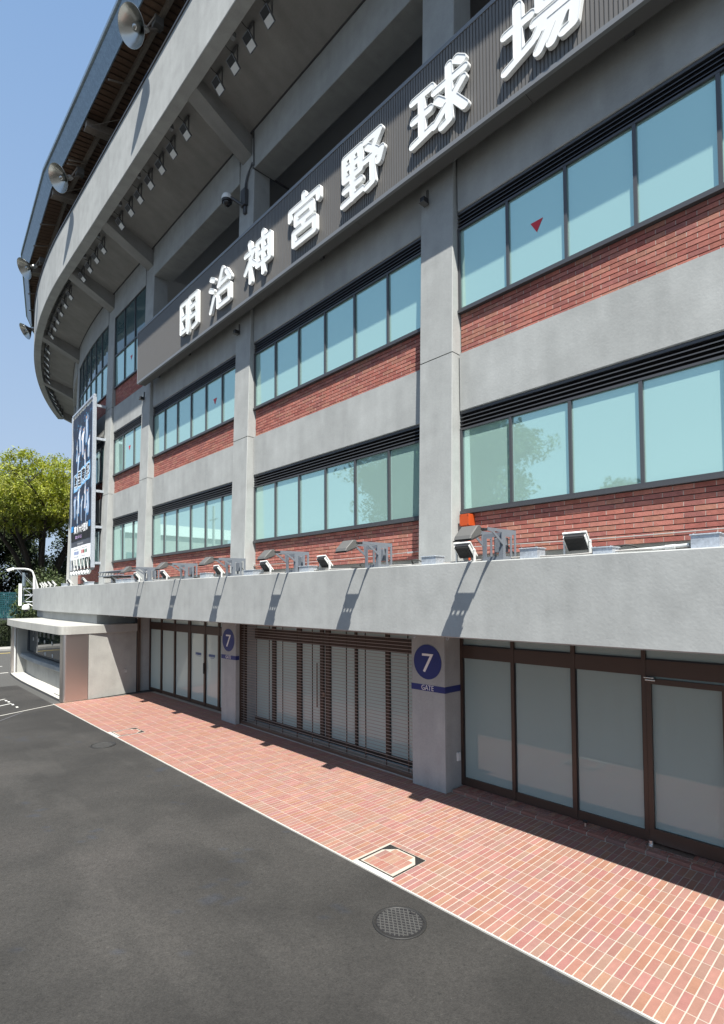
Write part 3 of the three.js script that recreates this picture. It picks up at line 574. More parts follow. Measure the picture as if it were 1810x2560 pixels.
{
  const sign = thing('sign_board', 'dark ribbed board with seven white raised characters across the facade', 'sign');
  const x0 = -12.82, x1 = 9, y0 = 10.785, y1 = 12.66, zf = 0.634, zb = 0.36;
  const ribs = [];
  for (let x = x0 + 0.03; x < x1 - 0.05; x += 0.06) ribs.push(box(x, x + 0.042, y0 + 0.075, y1 - 0.075, zf - 0.03, zf));
  put('backing_panel', box(x0, x1, y0 + 0.02, y1 - 0.02, zb, zf - 0.014), M.signPanel, sign);
  put('ribbed_panel', ribs, M.signPanel, sign);
  put('top_trim', [box(x0 - 0.01, x1, y1 - 0.075, y1, zb - 0.004, zf + 0.012)], M.signTrim, sign);
  put('bottom_trim', [box(x0 - 0.01, x1, y0, y0 + 0.075, zf - 0.05, zf + 0.012)], M.signTrim, sign);
  put('end_trim', [box(x0 - 0.012, x0 + 0.03, y0 + 0.076, y1 - 0.076, zf - 0.05, zf + 0.01)], M.signTrim, sign);
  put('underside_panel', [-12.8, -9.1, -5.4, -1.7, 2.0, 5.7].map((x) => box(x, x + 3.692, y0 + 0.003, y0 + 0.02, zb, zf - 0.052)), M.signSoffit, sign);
  for (const x of [-12.2, -9.9, -6.6, -3.3, 0, 3.3, 6.6]) put('support_bracket', [box(x - 0.06, x + 0.06, y0 + 0.2, y0 + 0.34, 0.09, zb), box(x - 0.06, x + 0.06, y1 - 0.4, y1 - 0.26, x < -12.5 || Math.abs(((x % 6.6) + 6.6) % 6.6) < 0.1 ? 0.06 : -0.2, zb)], M.frame, sign);
  put('parapet_plate', [box(-2 * W + 0.4, x1, 11.3, 12.3, -0.16, -0.1)], M.dark, sign);
  const centres = [-8.72, -6.88, -5.06, -3.21, -1.38, 0.46, 2.30];
  ['ming', 'zhi', 'shen', 'miya', 'ya', 'kyu', 'ba'].forEach((k, i) => {
    const hw = 0.66, f = (x, y) => strokeDist(KANJI[k], x, y) - hw, sx = 0.122, sy = 0.112;
    const ext = (sh, d) => new THREE.ExtrudeGeometry(sh, { depth: d, bevelEnabled: false });
    const L = put('letter', shapesOf(f, sx, sy).map((s) => ext(s, 0.070)), M.white, sign);
    L.position.set(centres[i], 11.63, zf + 0.014);
    const rim = put('letter_rim', shapesOf((x, y) => Math.abs(f(x, y) + 0.06) - 0.055, sx, sy).map((s) => ext(s, 0.007)), M.white, L);
    rim.position.z = 0.0695;
  });
}
// ------------------------------------------------------------------ gate number signs on the two pillars
{
  const font = await new FontLoader().loadAsync('fonts/droid/droid_sans_regular.typeface.json');
  for (const [px, label] of [[0.029, 'round navy gate number seven on the pillar nearest the camera'], [-W + 0.029, 'round navy gate number seven on the far pillar left of the grille']]) {
    const g = thing('gate_sign', label, 'sign', 'gate number signs on the pillars'); g.position.set(px, 0, 0.597);
    put('disc', [new THREE.CylinderGeometry(0.295, 0.295, 0.008, 48).rotateX(Math.PI / 2).translate(0, 2.135, 0.004)], M.navy, g);
    const sh = new THREE.Shape([[-0.115, 2.275], [0.128, 2.275], [-0.052, 1.96], [-0.098, 1.975], [0.052, 2.237], [-0.115, 2.237]].map(([x, y]) => new THREE.Vector2(x, y)));
    put('numeral', [new THREE.ExtrudeGeometry(sh, { depth: 0.004, bevelEnabled: false }).translate(0.005, 0, 0.008)], M.numeral, g);
    put('band', [box(-0.362, 0.362, 1.640, 1.745, 0, 0.004), box(0.357, 0.362, 1.640, 1.745, px > -1 ? -0.43 : -0.105, -0.0005)], M.navy, g);
    const t = new TextGeometry('GATE', { font, size: 0.084, depth: 0.003, curveSegments: 6 }); t.computeBoundingBox();
    put('lettering', [t.translate(-(t.boundingBox.max.x + t.boundingBox.min.x) / 2, 1.655, 0.0042)], M.numeral, g);
  }
}
// ------------------------------------------------------------------ lights and boxes on the stadium
const ORD = ['first', 'second', 'third', 'fourth', 'fifth', 'sixth', 'seventh', 'eighth', 'ninth', 'tenth', 'eleventh', 'twelfth'];
function copyOf(o, label) { const c = o.clone(); c.name = numbered(o.name.replace(/_\d+$/, '')); c.userData = { ...o.userData, label }; scene.add(c); return c; }
{ // square floodlights hanging under the overhang
  const f = thing('overhang_floodlight', '', 'floodlight', 'square floodlights under the overhang');
  const tilt = -0.80, t = (g) => g.scale(1.0, 1, 0.98).rotateX(tilt);
  put('housing', [t(rbox(-0.125, 0.125, 0.01, 0.06, -0.165, 0.165, 0.01))], M.lampGrey, f);
  put('rim', [t(box(-0.13, 0.13, -0.003, 0.012, 0.157, 0.168)), t(box(-0.13, 0.13, -0.003, 0.012, -0.168, -0.157)), t(box(-0.13, -0.119, -0.003, 0.012, -0.157, 0.157)), t(box(0.119, 0.13, -0.003, 0.012, -0.157, 0.157))], M.greyMetal, f);
  put('reflector', [t(box(-0.118, 0.118, 0.0, 0.009, -0.156, 0.0))], M.whiteMetal, f);
  put('lamp_panel', [t(box(-0.118, 0.118, 0.0, 0.009, 0.002, 0.156))], M.black, f);
  put('bracket', [box(-0.145, -0.135, 0.0, 0.40, -0.06, -0.02), box(0.135, 0.145, 0.0, 0.40, -0.06, -0.02), box(-0.145, 0.145, 0.40, 0.412, -0.07, -0.01)], M.lampGrey, f);
  put('cable', [tube([v3(0.02, 0.06, 0.05), v3(0.04, 0.24, 0.0), v3(0.0, 0.30, 0.1), v3(0.02, 0.34, 0.26)], 0.009, 12, 5)], M.cable, f);
  const groups = [
    ['in the bay right of the dome camera', [-3.618, -4.344, -5.058, -5.779]],
    ['in the bay left of the dome camera', [-7.59, -8.44, -9.22, -10.03, -10.85, -11.62, -12.48]],
    ['in the short bay above the sign\'s left end', [-14.25, -15.02, -15.81, -16.62]],
    ['in the curved bay nearest the banner', [1.7, 2.95, 4.14, 5.36, 6.52, 7.84].map(arcS)],
    ['in the second curved overhang bay', [10.6, 11.87, 13.05, 14.3, 15.5, 16.8].map(arcS)],
    ['in the farthest curved overhang bay', [19.75, 20.9, 22.1, 23.35, 24.5, 25.6].map(arcS)],
  ];
  let first = true;
  for (const [where, list] of groups) list.forEach((s, i) => {
    const label = `square floodlight ${where}, ${ORD[i]} from the right`;
    const o = first ? f : copyOf(f, label); if (first) o.userData.label = label; first = false;
    place(o, s, 1.42, 16.04);
  });
  const c = thing('lamp_conduit', 'dark conduit pipe along the lip of the curved overhang', 'conduit');
  put('pipe', [0, 1, 2].map((k) => { const d = [[9.6, 17.8], [18.6, 26.8], [0.4, 8.9]][k]; return sweep([[1.50, 16.36], [1.56, 16.36], [1.56, 16.42], [1.50, 16.42]], arcS(d[1]), arcS(d[0]), 0.6); }), M.black, c);
  const boxes = [-4.7, -8.0, -10.3, -11.9, -14.0, -15.6];
  boxes.forEach((s, i) => {
    const b = thing('lip_junction_box', `small pale box inside the overhang lip, ${ORD[i]} from the right`, 'junction box', 'small boxes on the overhang lip');
    put('case', [box(-0.055, 0.055, 0, 0.10, -0.05, 0.05)], M.signTrim, b); place(b, s, 1.63, 16.26);
    put('clip', [box(-0.02, 0.02, 0.10, 0.16, -0.05, 0.05)], M.lampGrey, b);
  });
}
{ // bowl lamps at the eaves of the roof
  const b = thing('bowl_lamp', '', 'lamp', 'bowl lamps at the edge of the roof');
  const pts = [[0.07, 0.42], [0.10, 0.40], [0.13, 0.33], [0.20, 0.26], [0.30, 0.18], [0.40, 0.08], [0.455, 0], [0.462, -0.012], [0.448, -0.01], [0.39, 0.075], [0.29, 0.165], [0.19, 0.245], [0.10, 0.30], [0.02, 0.32]].map(([r, y]) => new THREE.Vector2(r, y));
  const tl = (g) => g.rotateX(-0.95).rotateY(0.25);
  put('bowl', [tl(new THREE.LatheGeometry(pts, 40))], M.reflector, b);
  put('bulb', [tl(new THREE.SphereGeometry(0.11, 16, 12).scale(1, 1.3, 1).translate(0, 0.2, 0))], M.reflector, b);
  put('socket', [tl(new THREE.CylinderGeometry(0.09, 0.08, 0.16, 16).translate(0, 0.46, 0)), tl(new THREE.CylinderGeometry(0.055, 0.09, 0.12, 16).translate(0, 0.59, 0))], M.aluminium, b);
  put('ballast', [rbox(-0.13, 0.13, 0.50, 0.74, -0.86, -0.60, 0.02)], M.lampGrey, b);
  put('mount_arm', [bar(v3(-0.1, 0.30, -0.42), v3(-0.05, 0.62, -0.9), 0.035, 8), bar(v3(-0.02, 0.33, -0.45), v3(0.12, 0.66, -0.62), 0.025, 6)], M.steelBeam, b);
  [[-8.35, 18.93, 'largest bowl lamp, nearest to the camera at the top edge'], [-15.42, 18.88, 'second bowl lamp from the top along the eaves'], [arcS(7.0), 18.78, 'third bowl lamp from the top along the eaves'], [arcS(16.6), 18.85, 'lowest and farthest bowl lamp, against the sky beside the overhang']].forEach(([s, y, l], i) => {
    const o = i ? copyOf(b, l) : b; o.userData.label = l; place(o, s, 2.62, y - 0.12);
  });
}
{ // street lamp heads on steel brackets along the canopy edge
  const b = thing('bracket_lamp', '', 'lamp', 'lamps on steel brackets along the canopy edge');
  const plate = (x) => {
    const s = new THREE.Shape([[1.50, 0], [1.82, 0], [1.82, 0.19], [2.06, 0.335], [2.16, 0.345], [2.16, 0.385], [1.50, 0.395]].map(([z, y]) => new THREE.Vector2(z, y)));
    s.holes.push(new THREE.Path([[1.845, 0.245], [1.845, 0.345], [2.02, 0.352]].map(([z, y]) => new THREE.Vector2(z, y)))); s.holes.push(new THREE.Path([[1.54, 0.05], [1.54, 0.335], [1.60, 0.335], [1.60, 0.05]].map(([z, y]) => new THREE.Vector2(z, y))));
    s.holes.push(new THREE.Path([[1.64, 0.05], [1.64, 0.30], [1.76, 0.30], [1.76, 0.05]].map(([z, y]) => new THREE.Vector2(z, y))));
    return new THREE.ExtrudeGeometry(s, { depth: 0.01, bevelEnabled: false }).rotateY(-Math.PI / 2).translate(x + 0.005, 0, 0);
  };
  put('side_plate', [plate(-0.145)], M.greyMetal, b); put('side_plate', [plate(0.145)], M.greyMetal, b);
  put('front_frame', [box(-0.139, -0.09, 0.001, 0.30, 1.81, 1.822), box(0.09, 0.139, 0.001, 0.30, 1.81, 1.822), box(-0.09, 0.09, 0.001, 0.05, 1.81, 1.822), box(-0.139, 0.139, 0.30, 0.345, 1.80, 1.815)], M.greyMetal, b);
  put('top_plate', [box(-0.138, 0.138, 0.372, 0.384, 1.505, 1.60)], M.greyMetal, b);
  put('gear_box', [rbox(-0.11, 0.05, 0.12, 0.31, 1.52, 1.60, 0.008)], M.greyMetal, b);
  put('arm', [rbox(-0.137, 0.137, 0.345, 0.378, 2.14, 2.215, 0.008), ...[-0.11, -0.04, 0.04, 0.11].map((x) => box(x - 0.014, x + 0.014, 0.35, 0.372, 2.21, 2.27))], M.black, b);
  const hs = new THREE.Shape([[2.25, 0.375], [2.28, 0.395], [2.33, 0.39], [2.465, 0.265], [2.48, 0.23], [2.465, 0.222], [2.29, 0.285], [2.25, 0.315]].map(([z, y]) => new THREE.Vector2(z, y)));
  put('lamp_head', [new THREE.ExtrudeGeometry(hs, { depth: 0.20, bevelEnabled: true, bevelThickness: 0.02, bevelSize: 0.008, bevelSegments: 2 }).rotateY(-Math.PI / 2).translate(0.10, 0, 0)], M.lampGrey, b);
  put('glass_lip', [box(-0.135, 0.135, 0, 0.010, -0.12, 0.12).rotateX(0.34).translate(0, 0.240, 2.375)], M.black, b);
  put('lead', [tube([v3(0.05, 0.2, 1.54), v3(0.16, 0.05, 1.46), v3(0.3, 0.012, 1.4), v3(0.5, 0.012, 1.35)], 0.008, 14, 5)], M.cable, b);
  [2.09, -0.09, -2.22, -4.45, -6.69, -8.97].forEach((x, i) => {
    const l = `grey lamp on a steel bracket on the canopy edge, ${ORD[i]} from the right`, o = i ? copyOf(b, l) : b;
    o.userData.label = l; o.position.set(x, Y.canT + 0.001, 0);
  });
  // lattice frame lying on the canopy farther left
  const f = thing('lattice_frame', 'grey steel lattice frame lying on the canopy left of the bracket lamps', 'frame');
  const rails = []; for (const z of [1.3, 1.7]) for (const y of [0.26, 0.40]) rails.push(bar(v3(-13.3, Y.canT + y, z), v3(-11.0, Y.canT + y, z), 0.02, 6));
  for (let x = -13.2; x < -11; x += 0.27) rails.push(bar(v3(x, Y.canT + 0.26, 1.7), v3(x + 0.13, Y.canT + 0.40, 1.7), 0.012, 5), bar(v3(x, Y.canT + 0.40, 1.3), v3(x, Y.canT + 0.40, 1.7), 0.012, 5));
  put('truss', rails, M.greyMetal, f);
  put('foot', [box(-13.1, -13.02, Y.canT, Y.canT + 0.26, 1.3, 1.36), box(-11.3, -11.22, Y.canT, Y.canT + 0.26, 1.3, 1.36)], M.greyMetal, f);
  put('panel', [box(-12.9, -11.4, Y.canT + 0.20, Y.canT + 0.24, 1.25, 1.68)], M.black, f);
}
{ // white floodlights on the canopy, lit face up against the wall, finned back towards the yard
  const f = thing('canopy_floodlight', '', 'floodlight', 'white floodlights standing on the canopy');
  const T = (g) => g.rotateX(-0.80).translate(0, 0.235, 0);
  // built flat: light face +y, back -y; z runs from the inner lower edge to the outer upper edge
  put('frame', [T(box(-0.20, 0.20, 0, 0.03, 0.14, 0.165)), T(box(-0.20, 0.20, 0, 0.03, -0.165, -0.14)), T(box(-0.20, -0.175, 0, 0.03, -0.14, 0.14)), T(box(0.175, 0.20, 0, 0.03, -0.14, 0.14))], M.whiteMetal, f);
  put('glass', [T(box(-0.174, 0.174, 0.012, 0.02, -0.139, 0.139))], M.aluminium, f);
  put('body', [T(rbox(-0.172, 0.172, -0.055, 0.011, -0.138, 0.138, 0.015))], M.fin, f);
  const fins = []; for (let x = -0.15; x <= 0.151; x += 0.02) fins.push(T(box(x - 0.004, x + 0.004, -0.075, -0.054, -0.125, 0.125)));
  put('cooling_fins', fins, M.fin, f);
  for (const [x0, x1] of [[-0.185, -0.17], [0.17, 0.185]]) put('end_cap', [T(rbox(x0, x1, -0.06, 0.0, -0.13, 0.13, 0.005))], M.whiteMetal, f);
  for (const x of [-0.215, 0.215]) put('leg', [box(x - 0.012, x + 0.012, 0, 0.24, -0.03, 0.015), new THREE.CylinderGeometry(0.022, 0.022, 0.03, 10).rotateZ(Math.PI / 2).translate(x, 0.225, 0)], M.whiteMetal, f);
  put('foot_plate', [box(-0.24, 0.24, 0, 0.008, -0.05, 0.04)], M.whiteMetal, f);
  put('lead', [tube([v3(0.1, 0.14, -0.05), v3(0.16, 0.05, -0.1), v3(0.1, 0.012, -0.2), v3(-0.1, 0.012, -0.26)], 0.008, 12, 5)], M.cableGrey, f);
  const list = [[3.08, 'right of the nearest bracket lamp, closest to the camera'], [1.52, 'left beside the nearest bracket lamp'], [-1.5, 'between the second and third bracket lamps'], [-3.35, 'just left of the third bracket lamp'], [-5.3, 'just left of the fourth bracket lamp'], [-8.25, 'right of the sixth bracket lamp'], [-10.15, 'just left of the sixth bracket lamp'], [-12.1, 'beside the lattice frame'], [-15.1, 'in front of the bricks under the banner'], [-16.95, 'at the foot of the column left of the banner'],
    [arcS(3.2), 'first from the right of the far row of five'], [arcS(4.6), 'second from the right of the far row of five'], [arcS(6.0), 'middle one of the far row of five'], [arcS(7.3), 'fourth from the right of the far row of five'], [arcS(8.5), 'last at the left end of the far row of five']];
  list.forEach(([s, w], i) => {
    const l = `white finned floodlight ${w}`, o = i ? copyOf(f, l) : f; o.userData.label = l; place(o, s, 1.60, Y.canT + 0.001); o.scale.set(0.70, 0.78, 0.70); o.rotation.y += rr(-0.07, 0.07) - 0.05;
  });
}
{ // galvanised boxes
  const list = [[4.40, 0.24, 0.145, 'largest one, at the right edge of the picture'], [3.43, 0.21, 0.085, 'low one right of the nearest white floodlight'], [2.55, 0.23, 0.135, 'tall one right of the nearest bracket lamp'], [1.0, 0.26, 0.125, 'in front of the nearest big column'], [-1.9, 0.28, 0.115, 'right of the third bracket lamp'], [-3.78, 0.36, 0.115, 'in front of the second big column'], [-5.77, 0.28, 0.125, 'left of the second big column'], [-10.55, 0.6, 0.125, 'right one of the pair by the lattice frame'], [-11.25, 0.45, 0.125, 'left one of the pair by the lattice frame'], [-14.4, 0.4, 0.12, 'between the two white floodlights near the banner'], [-17.3, 0.4, 0.12, 'beneath the far left floodlight by the banner']];
  for (const [s, w, h, t] of list) {
    const b = thing('junction_box', `galvanised steel box on the canopy edge, ${t}`, 'junction box', 'galvanised boxes on the canopy edge');
    put('case', [box(-w / 2, w / 2, 0, h - 0.014, -0.10, 0.10)], M.galv, b); put('lid', [rbox(-w / 2 - 0.012, w / 2 + 0.012, h - 0.014, h, -0.112, 0.112, 0.005)], M.galv, b);
    put('screw', [[-1, 1], [1, 1], [-1, -1], [1, -1]].map(([a, c]) => new THREE.CylinderGeometry(0.008, 0.008, 0.008, 6).translate(a * (w / 2 - 0.02), h + 0.003, c * 0.09)), M.aluminium, b);
    place(b, s, 1.66, Y.canT + 0.001);
  }
}
{ // cables along the canopy and the wire rope on the bricks
  const mk = (z, y, ph, a, b, r, mat, name, parent) => { const p = []; for (let x = a; x <= b; x += 0.55) p.push(v3(x, y + 0.02 * Math.abs(Math.sin(x * 1.7 + ph)), z + 0.08 * Math.sin(x * 1.1 + ph) + 0.03 * Math.sin(x * 3.3 + ph))); return put(name, [tube(p, r, p.length * 4, 5)], mat, parent); };
  const c = thing('canopy_cables', 'tangle of dark and pale cables lying along the canopy below the bricks', 'cables');
  [[1.36, 0.3], [1.46, 1.7], [1.52, 2.9], [1.60, 4.4]].forEach(([z, ph], i) => mk(z, Y.canT + 0.018, ph, -13, 6, 0.011, i % 2 ? M.cableGrey : M.cable, 'cable', c));
  for (const x of [-9.6, -5.0, -0.6, 0.55, 3.6]) put('cable_loop', [new THREE.TorusGeometry(0.10, 0.010, 6, 20).rotateX(1.1).translate(x, Y.canT + 0.06, 1.45)], M.cable, c);
  const pale = thing('pale_conduit', 'pale plastic conduit lying on the canopy at the right edge', 'conduit');
  put('pipe', [tube([v3(3.3, Y.canT + 0.03, 1.56), v3(3.9, Y.canT + 0.04, 1.62), v3(4.25, Y.canT + 0.05, 1.68)], 0.018, 16, 8)], M.whiteMetal, pale);
  put('coupling', [bar(v3(4.02, Y.canT + 0.042, 1.64), v3(4.12, Y.canT + 0.044, 1.66), 0.024, 8)], M.whiteMetal, pale);
  for (const [a, b, l] of [[0.45, 6.1, 'thin wire rope stretched along the bricks right of the nearest column'], [-6.2, -0.45, 'thin wire rope stretched along the bricks between the two big columns']]) {
    const w = thing('wire_rope', l, 'wire');
    put('rope', [tube([v3(a, 4.10, 0.05), v3((a + b) / 2, 4.06, 0.06), v3(b, 4.10, 0.05)], 0.008, 20, 5)], M.cableGrey, w);
    put('turnbuckle', [bar(v3(b - 0.42, 4.092, 0.052), v3(b - 0.28, 4.095, 0.05), 0.018, 6)], M.aluminium, w);
    put('anchor', [box(a - 0.06, a, 4.07, 4.13, 0.0, 0.06), box(b, b + 0.06, 4.07, 4.13, 0.0, 0.06)], M.aluminium, w);
  }
}
{ // small fittings on the front
  const a = thing('alarm_box', 'orange box on the bricks beside the nearest column', 'alarm box');
  put('case', [rbox(0.43, 0.625, 4.46, 4.66, 0.0, 0.19, 0.006)], M.orange, a); put('pipe', [bar(v3(0.53, 3.72, 0.05), v3(0.53, 4.46, 0.05), 0.02, 8)], M.orange, a);
  put('screw', [[0.45, 4.48], [0.605, 4.48], [0.45, 4.64], [0.605, 4.64]].map(([x, y]) => new THREE.CylinderGeometry(0.007, 0.007, 0.01, 6).rotateX(Math.PI / 2).translate(x, y, 0.192)), M.rustDark, a);
  const i = thing('intercom_box', 'small white box low on the side of the nearest gate pillar', 'switch box'); put('case', [rbox(0.386, 0.426, 0.48, 0.62, 0.22, 0.30, 0.008)], M.whiteMetal, i); put('cover', [rbox(0.4265, 0.432, 0.50, 0.60, 0.235, 0.285, 0.002)], M.whiteMetal, i);
  const d = thing('door_stop', 'small black door stop on the tiled step by the glass door', 'door stop'); put('post', [new THREE.CylinderGeometry(0.014, 0.018, 0.06, 10).translate(2.54, 0.084, 0.30)], M.steel, d); put('cap', [new THREE.CylinderGeometry(0.032, 0.030, 0.022, 14).translate(2.54, 0.124, 0.30)], M.black, d);
  // dome camera on the column, with its conduits
  const c = thing('dome_camera', 'white hooded dome camera with dark lens on the column above the sign', 'security camera');
  const cx = -6.98, cy = 14.28, cz = 0.46;
  put('hood', [new THREE.LatheGeometry([[0, 0.17], [0.07, 0.165], [0.12, 0.13], [0.15, 0.06], [0.155, -0.02], [0.145, -0.02]].map(([r, y]) => new THREE.Vector2(r, y)), 24).translate(cx, cy, cz)], M.white, c);
  put('ring', [new THREE.CylinderGeometry(0.152, 0.14, 0.06, 24).translate(cx, cy - 0.045, cz)], M.black, c);
  put('dome', [new THREE.SphereGeometry(0.115, 20, 10, 0, 6.2832, 1.5708, 1.5708).translate(cx, cy - 0.07, cz)], phys({ color: lin(0.02, 0.02, 0.022), roughness: 0.05 }), c);
  put('wall_arm', [bar(v3(cx + 0.12, cy + 0.02, cz - 0.05), v3(-6.62, 14.06, 0.16), 0.045, 8)], M.frame, c);
  put('back_box', [rbox(-6.72, -6.50, 14.05, 14.52, 0.06, 0.2, 0.02), rbox(-6.66, -6.54, 13.85, 14.05, 0.06, 0.16, 0.02)], M.frame, c);
  for (const q of [0, 0.06]) put('conduit', [tube([v3(-6.62 + q, 14.5, 0.10), v3(-6.62 + q, 14.75, 0.09), v3(-6.5 + q * 0.8, 14.95, 0.09), v3(-6.28, 15.08 + q, 0.09)], 0.018, 20, 7)], M.frame, c);
  put('conduit', [bar(v3(-6.235, 14.96, 0.08), v3(-6.235, 14.98, -1.1), 0.03, 8), bar(v3(-6.205, 15.0, 0.09), v3(-6.205, 16.3, 0.09), 0.016, 6)], M.frame, c);
  for (const [x, l] of [[-0.2, 'tiny black camera under the sign board on the nearest column'], [-6.78, 'tiny black camera under the sign board on the second column'], [-13.35, 'tiny black camera under the left end of the sign board']]) {
    const t = thing('small_camera', l, 'security camera', 'tiny cameras under the sign board'); put('body', [rbox(x - 0.05, x + 0.05, 10.48, 10.58, 0.20, 0.34, 0.01)], M.black, t); put('bracket', [box(x - 0.02, x + 0.02, 10.50, 10.78, 0.15, 0.19), box(x - 0.055, x + 0.055, 10.47, 10.478, 0.2, 0.36)], M.lampGrey, t);
  }
  // red triangles that mark windows for the fire brigade
  const tri = (s, y, l, w = 0.21) => { const m = thing('window_marker', l, 'sticker', 'red triangles on windows'); const sh = new THREE.Shape([[-w / 2, w * 0.44], [w / 2, w * 0.44], [0, -w * 0.44]].map(([x, q]) => new THREE.Vector2(x, q))); put('triangle', [new THREE.ExtrudeGeometry(sh, { depth: 0.002, bevelEnabled: false })], M.red, m); place(m, s, 0.0145, y); };
  tri(1.845, 9.10, 'red triangle sticker on the large upper window at the right'); tri(-8.4, 9.11, 'red triangle sticker on the upper window below the sign board'); tri(-15.14, 9.12, 'red triangle sticker on the short window below the end of the sign'); tri(-15.05, 12.69, 'red triangle sticker on the tall window left of the sign board');
}
{ // inspection hatches and manhole covers
  HATCH.forEach(([a, b, d, e], i) => {
    const h = thing('tiled_hatch', i ? 'far square hatch with tile infill in the pavement edge' : 'near square hatch with tile infill and clipped corners in the pavement edge', 'hatch', 'tiled hatches in the pavement');
    put('frame', [box(a, b, -0.01, 0.008, d, d + 0.018), box(a, b, -0.01, 0.008, e - 0.018, e), box(a, a + 0.018, -0.01, 0.008, d + 0.0185, e - 0.0185), box(b - 0.018, b, -0.01, 0.008, d + 0.0185, e - 0.0185)], M.iron, h);
    put('white_rim', [box(a + 0.032, b - 0.032, -0.01, 0.003, d + 0.032, e - 0.032)], M.grout, h);
    put('front_strip', [box(a - 0.02, b + 0.02, -0.01, 0.006, e + 0.002, PZ - 0.001)], M.edge, h);
    for (const [cx, sx] of [[a + 0.018, 1], [b - 0.018, -1]]) { const s = new THREE.Shape([[cx, d + 0.018], [cx + sx * 0.13, d + 0.018], [cx, d + 0.17]].map(([x, z]) => new THREE.Vector2(x, -z))); put('corner_casting', [new THREE.ExtrudeGeometry(s, { depth: 0.012, bevelEnabled: false }).rotateX(-Math.PI / 2).translate(0, -0.003, 0)], M.iron, h); }
    for (let r = 0; r < 3; r++) for (let c = 0; c < 6; c++) {
      const x = a + 0.055 + (c + 0.5) * 0.0765, z0 = d + 0.05 + [0, 0.105, 0.33][r], z1 = d + 0.05 + [0.095, 0.32, 0.495][r], cut = r === 0 && (c === 0 || c === 5) ? 0.05 : 0;
      if (r === 0 && (c === 0 || c === 5)) continue;
      put('tile', [tinted(uvm(slabTile(0.067, z1 - z0, 0.006, 0.002).translate(x, 0.002, (z0 + z1) / 2), rr(0, 5), 0), CLAY[Math.floor(rnd() * 10)])], M.tile, h);
    }
  });
  [[2.16, 3.735, 0.272, 'round iron manhole cover in the asphalt beside the near hatch'], [-6.63, 3.69, 0.26, 'far round manhole cover in the asphalt beside the far hatch']].forEach(([x, z, r, l], q) => {
    const m = thing('manhole_cover', l, 'manhole cover', 'round manhole covers'); m.position.set(x, -0.009, z);
    put('ring', [new THREE.LatheGeometry([[r, 0], [r, 0.010], [r - 0.006, 0.012], [r - 0.03, 0.012], [r - 0.032, 0.0]].map(([a, b]) => new THREE.Vector2(a, b)), 56)], M.iron, m);
    put('plate', [new THREE.CylinderGeometry(r - 0.036, r - 0.036, 0.006, 48).translate(0, 0.003, 0)], M.black, m);
    const lines = [], R = r - 0.045;
    for (const ang of [0.55, -0.75]) for (let o = -R; o < R; o += 0.042) { const hl = Math.sqrt(Math.max(0, R * R - o * o)); if (hl < 0.03) continue; lines.push(box(-hl, hl, 0.006, ang > 0 ? 0.0115 : 0.0110, o - 0.006, o + 0.006).rotateY(ang)); }
    tag(put('cover_ridges', lines, M.ridge, m), null, null, null, 'stuff');
    put('lifting_slot', [box(-0.03, 0.03, 0.0117, 0.0125, -R + 0.02, -R + 0.045)], M.black, m);
  });
}
